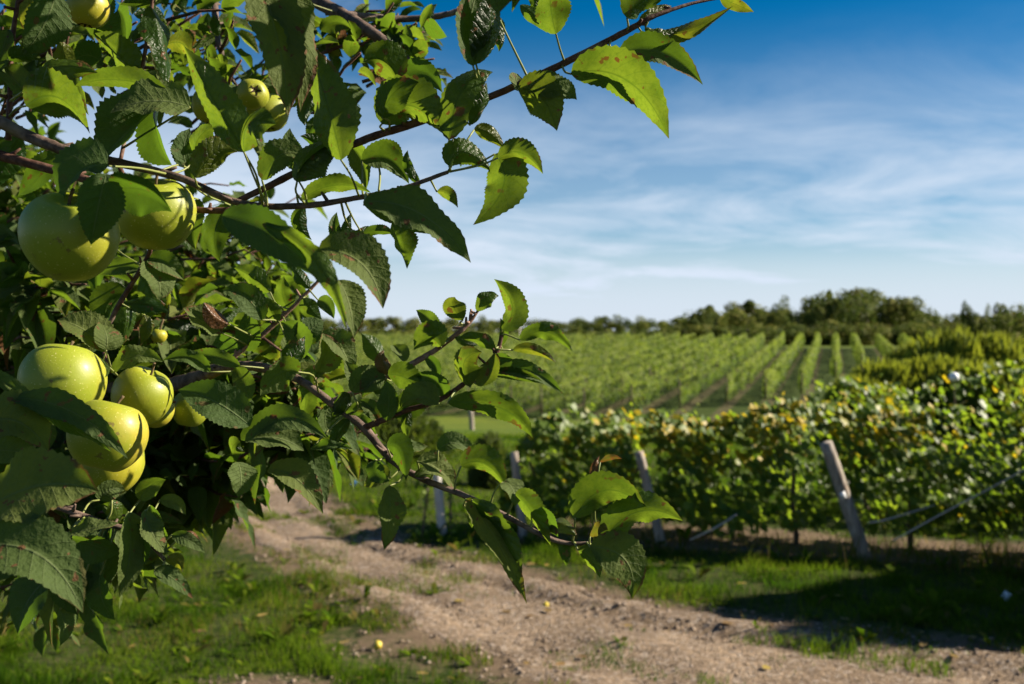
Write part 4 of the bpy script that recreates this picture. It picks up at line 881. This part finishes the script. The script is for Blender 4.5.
LOBES = [  # px, py, rx, ry, depth, depth radius, clusters, leaf size
 (50, 330, 110, 120, 2.3, .55, 190, .068), (180, 320, 110, 95, 2.3, .5, 190, .066), (240, 290, 60, 70, 2.2, .4, 60, .064), (90, 210, 130, 45, 2.6, .4, 100, .065), (20, 180, 60, 60, 2.6, .5, 30, .07), (262, 395, 75, 60, 1.75, .3, 60, .075),
 (300, 400, 45, 50, 1.4, .12, 26, .07), (60, 480, 90, 60, 1.7, .3, 60, .08), (150, 450, 70, 55, 1.75, .3, 55, .08), (110, 540, 45, 45, 1.35, .15, 18, .075), (210, 470, 55, 40, 1.6, .2, 22, .075), (40, 590, 40, 30, 1.9, .2, 12, .07),
 (190, 350, 90, 60, 1.5, .15, 30, .08), (40, 290, 60, 60, 1.5, .15, 18, .08),
 (50, 60, 75, 60, 1.3, .1, 9, .05), (190, 50, 70, 50, 1.35, .1, 10, .048), (330, 70, 40, 50, 1.35, .1, 5, .045), (30, 40, 60, 60, 1.5, .25, 10, .055), (150, 12, 90, 30, 1.6, .25, 7, .055), (230, 30, 45, 35, 1.7, .2, 8, .06), (390, 22, 55, 26, 1.5, .12, 15, .05), (420, 55, 30, 25, 1.45, .08, 5, .05), (220, 105, 40, 25, 1.5, .15, 4, .06),
 (290, 55, 30, 45, 1.9, .2, 5, .06), (260, 195, 50, 14, 2.3, .2, 5, .06), (30, 165, 70, 14, 2.4, .2, 7, .06), (345, 440, 35, 30, 1.5, .1, 6, .06),
 (330, -200, 170, 50, .92, .14, 6, .085), (590, -190, 60, 40, .72, .07, 11, .08), (60, -190, 120, 40, .9, .12, 10, .085), (230, -260, 150, 60, 1.0, .2, 20, .09),  # unseen overhead clusters, added to shade the upper leaves and big apple
 (-190, 300, 170, 240, 2.2, .6, 130, .09), (-420, 250, 200, 260, 2.6, .7, 90, .1), (-120, -180, 200, 150, 2.2, .6, 70, .1), (150, -190, 180, 90, 2.3, .5, 40, .1), (-250, -420, 260, 160, 2.9, .6, 60, .11)]
groups = [LOBES[:14], LOBES[14:25], LOBES[25:]]
for gi, gl in enumerate(groups):
    lm = MB(); wm = MB()
    for (px, py, rx, ry, d, rd, n_, sz) in gl:
        cc = at(px, py, d)
        for k in range(n_):
            while True:
                q = RNG.uniform(-1, 1, 3)
                if q@q < 1: break
            dd = d+q[1]*rd; p = at(px+q[0]*rx, py+q[2]*ry, dd)
            cluster(lm, wm, p, p-np.array([-1.9, 2.6, 2.0]), random.randint(5, 8), sz)
    keep(two_mat('crown', lm, M['leaf'], wm, M['twig'], None), tree)

# ------------------------------------------------------------------ shrubs
def shrub_proto(name, mat, n, blade, label, cat, grp, seed, up=.9):
    rs = np.random.default_rng(seed); root = empty(name, (0, 0, 0), label, cat, grp)
    th = rs.uniform(0, 2*np.pi, n); ph = np.arccos(rs.uniform(0, 1, n)); rr = (.55+.45*rs.random(n)**.6)
    dirs = np.c_[np.sin(ph)*np.cos(th), np.sin(ph)*np.sin(th), np.cos(ph)]
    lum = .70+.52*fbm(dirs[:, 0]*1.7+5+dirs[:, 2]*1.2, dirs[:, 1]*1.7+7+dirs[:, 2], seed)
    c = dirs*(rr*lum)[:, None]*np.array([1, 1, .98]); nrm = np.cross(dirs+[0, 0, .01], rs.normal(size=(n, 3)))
    ln = blade*rs.uniform(.6, 1.4, n); d2 = dirs+np.c_[np.zeros(n), np.zeros(n), np.full(n, up)]+rs.normal(size=(n, 3))*.35; d2 /= np.linalg.norm(d2, axis=1)[:, None]
    s_ = np.cross(d2, nrm); s_ /= np.linalg.norm(s_, axis=1)[:, None]+1e-9; w = (ln*.16)[:, None]
    v = np.stack([c-s_*w*.6, c+d2*(ln*.5)[:, None]-s_*w, c+d2*ln[:, None], c+d2*(ln*.5)[:, None]+s_*w], 1).reshape(-1, 3)
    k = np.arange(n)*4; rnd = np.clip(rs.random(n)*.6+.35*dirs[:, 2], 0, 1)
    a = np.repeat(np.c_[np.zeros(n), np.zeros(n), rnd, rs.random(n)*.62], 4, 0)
    mesh_np('foliage', v, np.c_[k, k+1, k+2, k+3], mat, root, attr=a)
    mb = MB()
    for q in range(9):
        e = rs.normal(size=3); e[2] = abs(e[2])+1; e /= np.linalg.norm(e); tube(mb, [[0, 0, -.05], e*.4, e*.75+rs.normal(size=3)*.05], [.03, .02, .008], 8, 6, .1)
    mb.build('stems', M['vinewood'], root, True)
    return root
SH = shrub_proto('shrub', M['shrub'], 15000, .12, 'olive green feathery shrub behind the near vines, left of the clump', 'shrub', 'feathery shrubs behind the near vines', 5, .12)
SD = shrub_proto('dark_shrub', M['darkshrub'], 8000, .13, 'dark rounded shrub casting shade over the bend of the track', 'shrub', None, 8, .5)
SL = ['low feathery shrub leftmost behind the yellowing vines', 'wide feathery shrub in front of the dark field rows', 'feathery shrub just left of the white ball', 'tall sunlit shrub clump above the white ball', 'tall shrub rightmost above the near vines', 'shrub between the tall clump and the field rows', 'small feathery shrub low at right behind the vines']
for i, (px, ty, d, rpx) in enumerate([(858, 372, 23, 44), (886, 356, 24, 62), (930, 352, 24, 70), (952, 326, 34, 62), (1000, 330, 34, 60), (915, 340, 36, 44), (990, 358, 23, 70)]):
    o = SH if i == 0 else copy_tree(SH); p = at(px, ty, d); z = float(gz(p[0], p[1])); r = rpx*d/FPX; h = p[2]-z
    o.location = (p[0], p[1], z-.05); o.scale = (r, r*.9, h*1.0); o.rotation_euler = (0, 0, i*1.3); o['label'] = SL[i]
for i, (px, ty, d, rpx, lab) in enumerate([(388, 404, 18.0, 62, 'dark rounded shrub at the bend of the track behind the apple twigs'), (335, 425, 19.5, 40, 'dark shrub by the far end of the track, left of the rounded one'), (490, 430, 14.5, 22, 'small shrub touching the left end of the vine row')]):
    o = SD if i == 0 else copy_tree(SD); p = at(px, ty, d); z = float(gz(p[0], p[1])); r = rpx*d/FPX
    o.location = (p[0], p[1], z-.05); o.scale = (r, r, p[2]-z); o.rotation_euler = (0, 0, i*2.1); o['label'] = lab; o['group'] = 'dark shrubs near the bend of the track'

for i, (x, y, r, h) in enumerate([(5.4, 8.4, .7, 2.2), (5.5, 7.75, .6, 2.1), (6.6, 8.2, .75, 2.6), (7.0, 9.0, .7, 2.5)]):  # unseen shrubs added out of view to cast shade on the verge
    o = copy_tree(SH); o.location = (x, y, float(gz(x, y))-.05); o.scale = (r*1.15, r*1.15, h*1.05); o.rotation_euler = (0, 0, i*1.7); o['group'] = 'unseen shrubs added outside the right edge for shade'
    o['label'] = ('tall feathery shrub added unseen just outside the right edge, shading the grass', 'middle one of the unseen shrubs added outside the right edge for shade', 'large unseen shrub added for shade outside the right edge behind two others', 'farthest of the unseen shrubs added outside the right edge for shade')[i]

# ------------------------------------------------------------------ vine rows climbing the field
def field_row_mesh(v0, v1, seed):
    rs = np.random.default_rng(seed); L = v1-v0; out = []
    s = []; cur = 0.0
    n = int(125*L*.62); t = rs.random(n)**1.35*L
    size = np.interp(t, [0, L], [.15, .26])
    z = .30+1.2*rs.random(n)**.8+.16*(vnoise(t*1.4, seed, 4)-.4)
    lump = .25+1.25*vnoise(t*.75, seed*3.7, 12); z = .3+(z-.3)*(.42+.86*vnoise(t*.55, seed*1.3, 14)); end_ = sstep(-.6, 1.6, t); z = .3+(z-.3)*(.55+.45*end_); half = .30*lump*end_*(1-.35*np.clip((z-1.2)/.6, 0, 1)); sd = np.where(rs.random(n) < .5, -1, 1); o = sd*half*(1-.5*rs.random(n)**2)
    sh = rs.random(n) < .2; z = np.where(sh, 1.45+.5*rs.random(n)*vnoise(t*3, seed, 9), z); o = np.where(sh, o*.5, o)
    c = np.c_[o, t, z+Hv(v0+t)-Hv(v0)]
    nr = np.c_[sd*1.0+rs.normal(size=n)*.5, rs.normal(size=n)*.6, rs.random(n)*.9]
    vv, ff = quads(c, nr, size, 1.25, rs)
    a = np.repeat(np.c_[np.zeros(n), np.zeros(n), np.clip(rs.random(n)*.55+.45*(z-.9)+.5*(vnoise(t*.8, seed, 33)-.4), 0, 1), rs.random(n)*.63], 4, 0)  # leaf tone painted darker low in the row, imitating shade
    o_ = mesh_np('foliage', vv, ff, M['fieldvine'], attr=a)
    return o_
def row_proto(v0, v1, seed):
    root = empty('field_vine_row', (0, 0, 0), 'long green vine row climbing the field towards the wood', 'vine row', 'vine rows climbing the field', rz=math.atan2(-RX, RY))
    f = field_row_mesh(v0, v1, seed); f.parent = root
    for s in (0, 9, 18, 30):
        mb = MB(); z = float(Hv(v0+s)-Hv(v0)); lean = -.25 if s == 0 else 0
        tube(mb, [[0, s, z-.1], [0, s+lean*.5, z+.8], [0, s+lean, z+1.55]], [.035, .035, .03], None, 8, .05); mb.build('trellis_post', M['vinewood'], root, True)
    return root
PR = {}
def place_row(k, v0, v1, seed):
    u = U0+k*SP; key = (v0, v1, seed)
    if key not in PR: o = row_proto(v0, v1, seed); PR[key] = o
    else: o = copy_tree(PR[key])
    x = u*RY+v0*RX; y = -u*RX+v0*RY; o.location = (x, y, float(Hv(v0))); return o
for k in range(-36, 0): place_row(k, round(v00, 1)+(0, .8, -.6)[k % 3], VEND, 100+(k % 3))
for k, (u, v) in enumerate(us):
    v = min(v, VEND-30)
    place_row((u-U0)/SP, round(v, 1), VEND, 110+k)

# ------------------------------------------------------------------ woods
def tree_proto(name, seed, shape, n=1500):
    rs = np.random.default_rng(seed); root = empty(name, (0, 0, 0), None, 'tree')
    lobes = []
    if shape == 'round':
        for q in range(9): lobes.append((rs.uniform(-.32, .32), rs.uniform(-.32, .32), rs.uniform(.38, .82), rs.uniform(.15, .26)))
    elif shape == 'tall':
        for q in range(9): lobes.append((rs.uniform(-.16, .16), rs.uniform(-.16, .16), .25+.7*q/9, rs.uniform(.12, .2)*(1.1-.5*q/9)))
    else:
        for q in range(8): lobes.append((rs.uniform(-.5, .5), rs.uniform(-.4, .4), rs.uniform(.3, .6), rs.uniform(.18, .3)))
    for q in range(4): lobes.append((rs.uniform(-.3, .3), rs.uniform(-.3, .3), rs.uniform(.08, .22), rs.uniform(.16, .24)))
    C_ = []; NR = []; SZ = []; LM = []
    for (x, y, z, r) in lobes:
        m = n//len(lobes); d = rs.normal(size=(m, 3)); d /= np.linalg.norm(d, axis=1)[:, None]; rr = r*(.6+.45*rs.random(m))
        C_.append(np.array([x, y, z])+d*rr[:, None]*[1, 1, .9]); NR.append(d+rs.normal(size=(m, 3))*.5); SZ.append(rs.uniform(.05, .10, m)); LM.append(np.full(m, rs.random()))
    C_ = np.concatenate(C_); v, f = quads(C_, np.concatenate(NR), np.concatenate(SZ), 1.1, rs); m = len(C_)
    a = np.repeat(np.c_[np.zeros(m), np.zeros(m), np.clip(np.concatenate(LM)*.6+rs.random(m)*.4, 0, 1), rs.random(m)*.6+.1*(rs.random() < .3)], 4, 0)
    mesh_np('crown', v, f, M['treecrown'], root, attr=a)
    mb = MB(); tube(mb, [[0, 0, -.02], [.01, 0, .2], [-.01, .01, .45], [0, 0, .75]], [.03, .024, .018, .006], 12, 7, .1)
    for q in range(4):
        e = rs.normal(size=3)*.25; tube(mb, [[0, 0, .3+.08*q], [e[0]*.5, e[1]*.5, .42+.08*q], [e[0], e[1], .55+.08*q]], [.012, .008, .003], 6, 5)
    mb.build('trunk', M['farbark'], root, True)
    return root
TPROTO = [tree_proto('wood_tree', 31, 'round'), tree_proto('wood_tree', 32, 'round'), tree_proto('wood_tree', 33, 'round'), tree_proto('wood_tree', 34, 'tall'), tree_proto('wood_tree', 35, 'wide')]
used = set()
def plant(k, px, ty, d, wpx, label, grp=None, rs=random):
    o = TPROTO[k] if k not in used else copy_tree(TPROTO[k]); used.add(k)
    p = at(px, ty, d); z = float(gz(p[0], p[1])); h = max(1.5, (p[2]-z)/.98); w = wpx*d/FPX
    o.location = (p[0], p[1], z-.1); o.scale = (w*1.05, w*1.05, h*1.02); o.rotation_euler = (0, 0, random.uniform(0, 6.28)); tag(o, label, 'tree', grp); return o
def topline(px): return np.interp(px, [640, 680, 700, 740, 790, 820, 850, 880, 910, 940, 990, 1060], [334, 320, 306, 303, 300, 294, 289, 292, 298, 311, 320, 325])
for k in range(56):                                    # wood on the ridge above the field
    px = 672+(k/55)*300+random.uniform(-6, 6); d = random.uniform(150, 215)
    plant(random.choice([0, 1, 2, 3, 4]), px, float(topline(px))+random.uniform(-4, 14), d, random.uniform(22, 46), 'broad green tree of the wood on the ridge above the field', 'trees of the ridge wood')
for k in range(40):                                    # lower fringe and dark hedge bank at its foot
    px = 690+(k/39)*380; plant(random.choice([1, 2, 4, 4]), px, 322+random.uniform(-4, 5)-max(0, (px-900))*.11, random.uniform(130, 145), random.uniform(30, 46), 'low dark tree along the foot of the ridge wood', 'low trees at the foot of the wood')
for k in range(70):                                    # far tree line on the left
    px = -60+(k/69)*740+random.uniform(-4, 4); plant(random.choice([0, 1, 2, 4]), px, 317+random.uniform(-2, 5), random.uniform(230, 300), random.uniform(18, 30), 'small distant tree in the dark line beyond the field', 'trees of the distant line')
for k in range(52):
    px = -60+(k/51)*720+random.uniform(-5, 5); plant(random.choice([1, 2, 4, 4]), px, 327+random.uniform(-4, 4), random.uniform(128, 150), random.uniform(18, 30), 'low bush in the dark edge right behind the field', 'low bushes at the far edge of the field')
plant(0, 637, 319, 160, 24, 'single round pale tree standing where the two woods meet')
plant(1, 662, 322, 158, 22, 'darker round tree right of the single pale tree')
plant(3, 1046, 306, 122, 16, 'narrow tree just outside the right edge on the skyline')
plant(0, 968, 299, 125, 15, 'lone narrow tree on the skyline at the right')
plant(1, 984, 305, 125, 11, 'second lone narrow tree on the right skyline, the shorter one')
plant(2, 1003, 302, 122, 22, 'rounded tree near the right edge of the skyline')
plant(4, 1030, 297, 112, 60, 'wide dark tree cut by the right edge of the picture')
plant(4, 1010, 328, 95, 60, 'low pale bushy tree at the right above the meadow')
plant(4, 1060, 325, 95, 60, 'low bushy tree just outside the right edge of the meadow')
# pale marker mast in the field
b = at(520, 350, 121); mb = MB(); zb = float(gz(b[0], b[1])); mast = empty('marker_mast', (b[0], b[1], zb), 'faint pale mast standing at the far edge of the field', 'mast')
tube(mb, [(b[0], b[1], zb), (b[0], b[1], zb+2.6)], [.09, .07], None, 8); keep(mb.build('shaft', M['whitepost'], smooth=True), mast)
mb = MB(); mb.add(iv2*[.22, .22, .3]+[b[0], b[1], zb+2.8], if2); keep(mb.build('lamp_head', M['white'], smooth=True), mast)
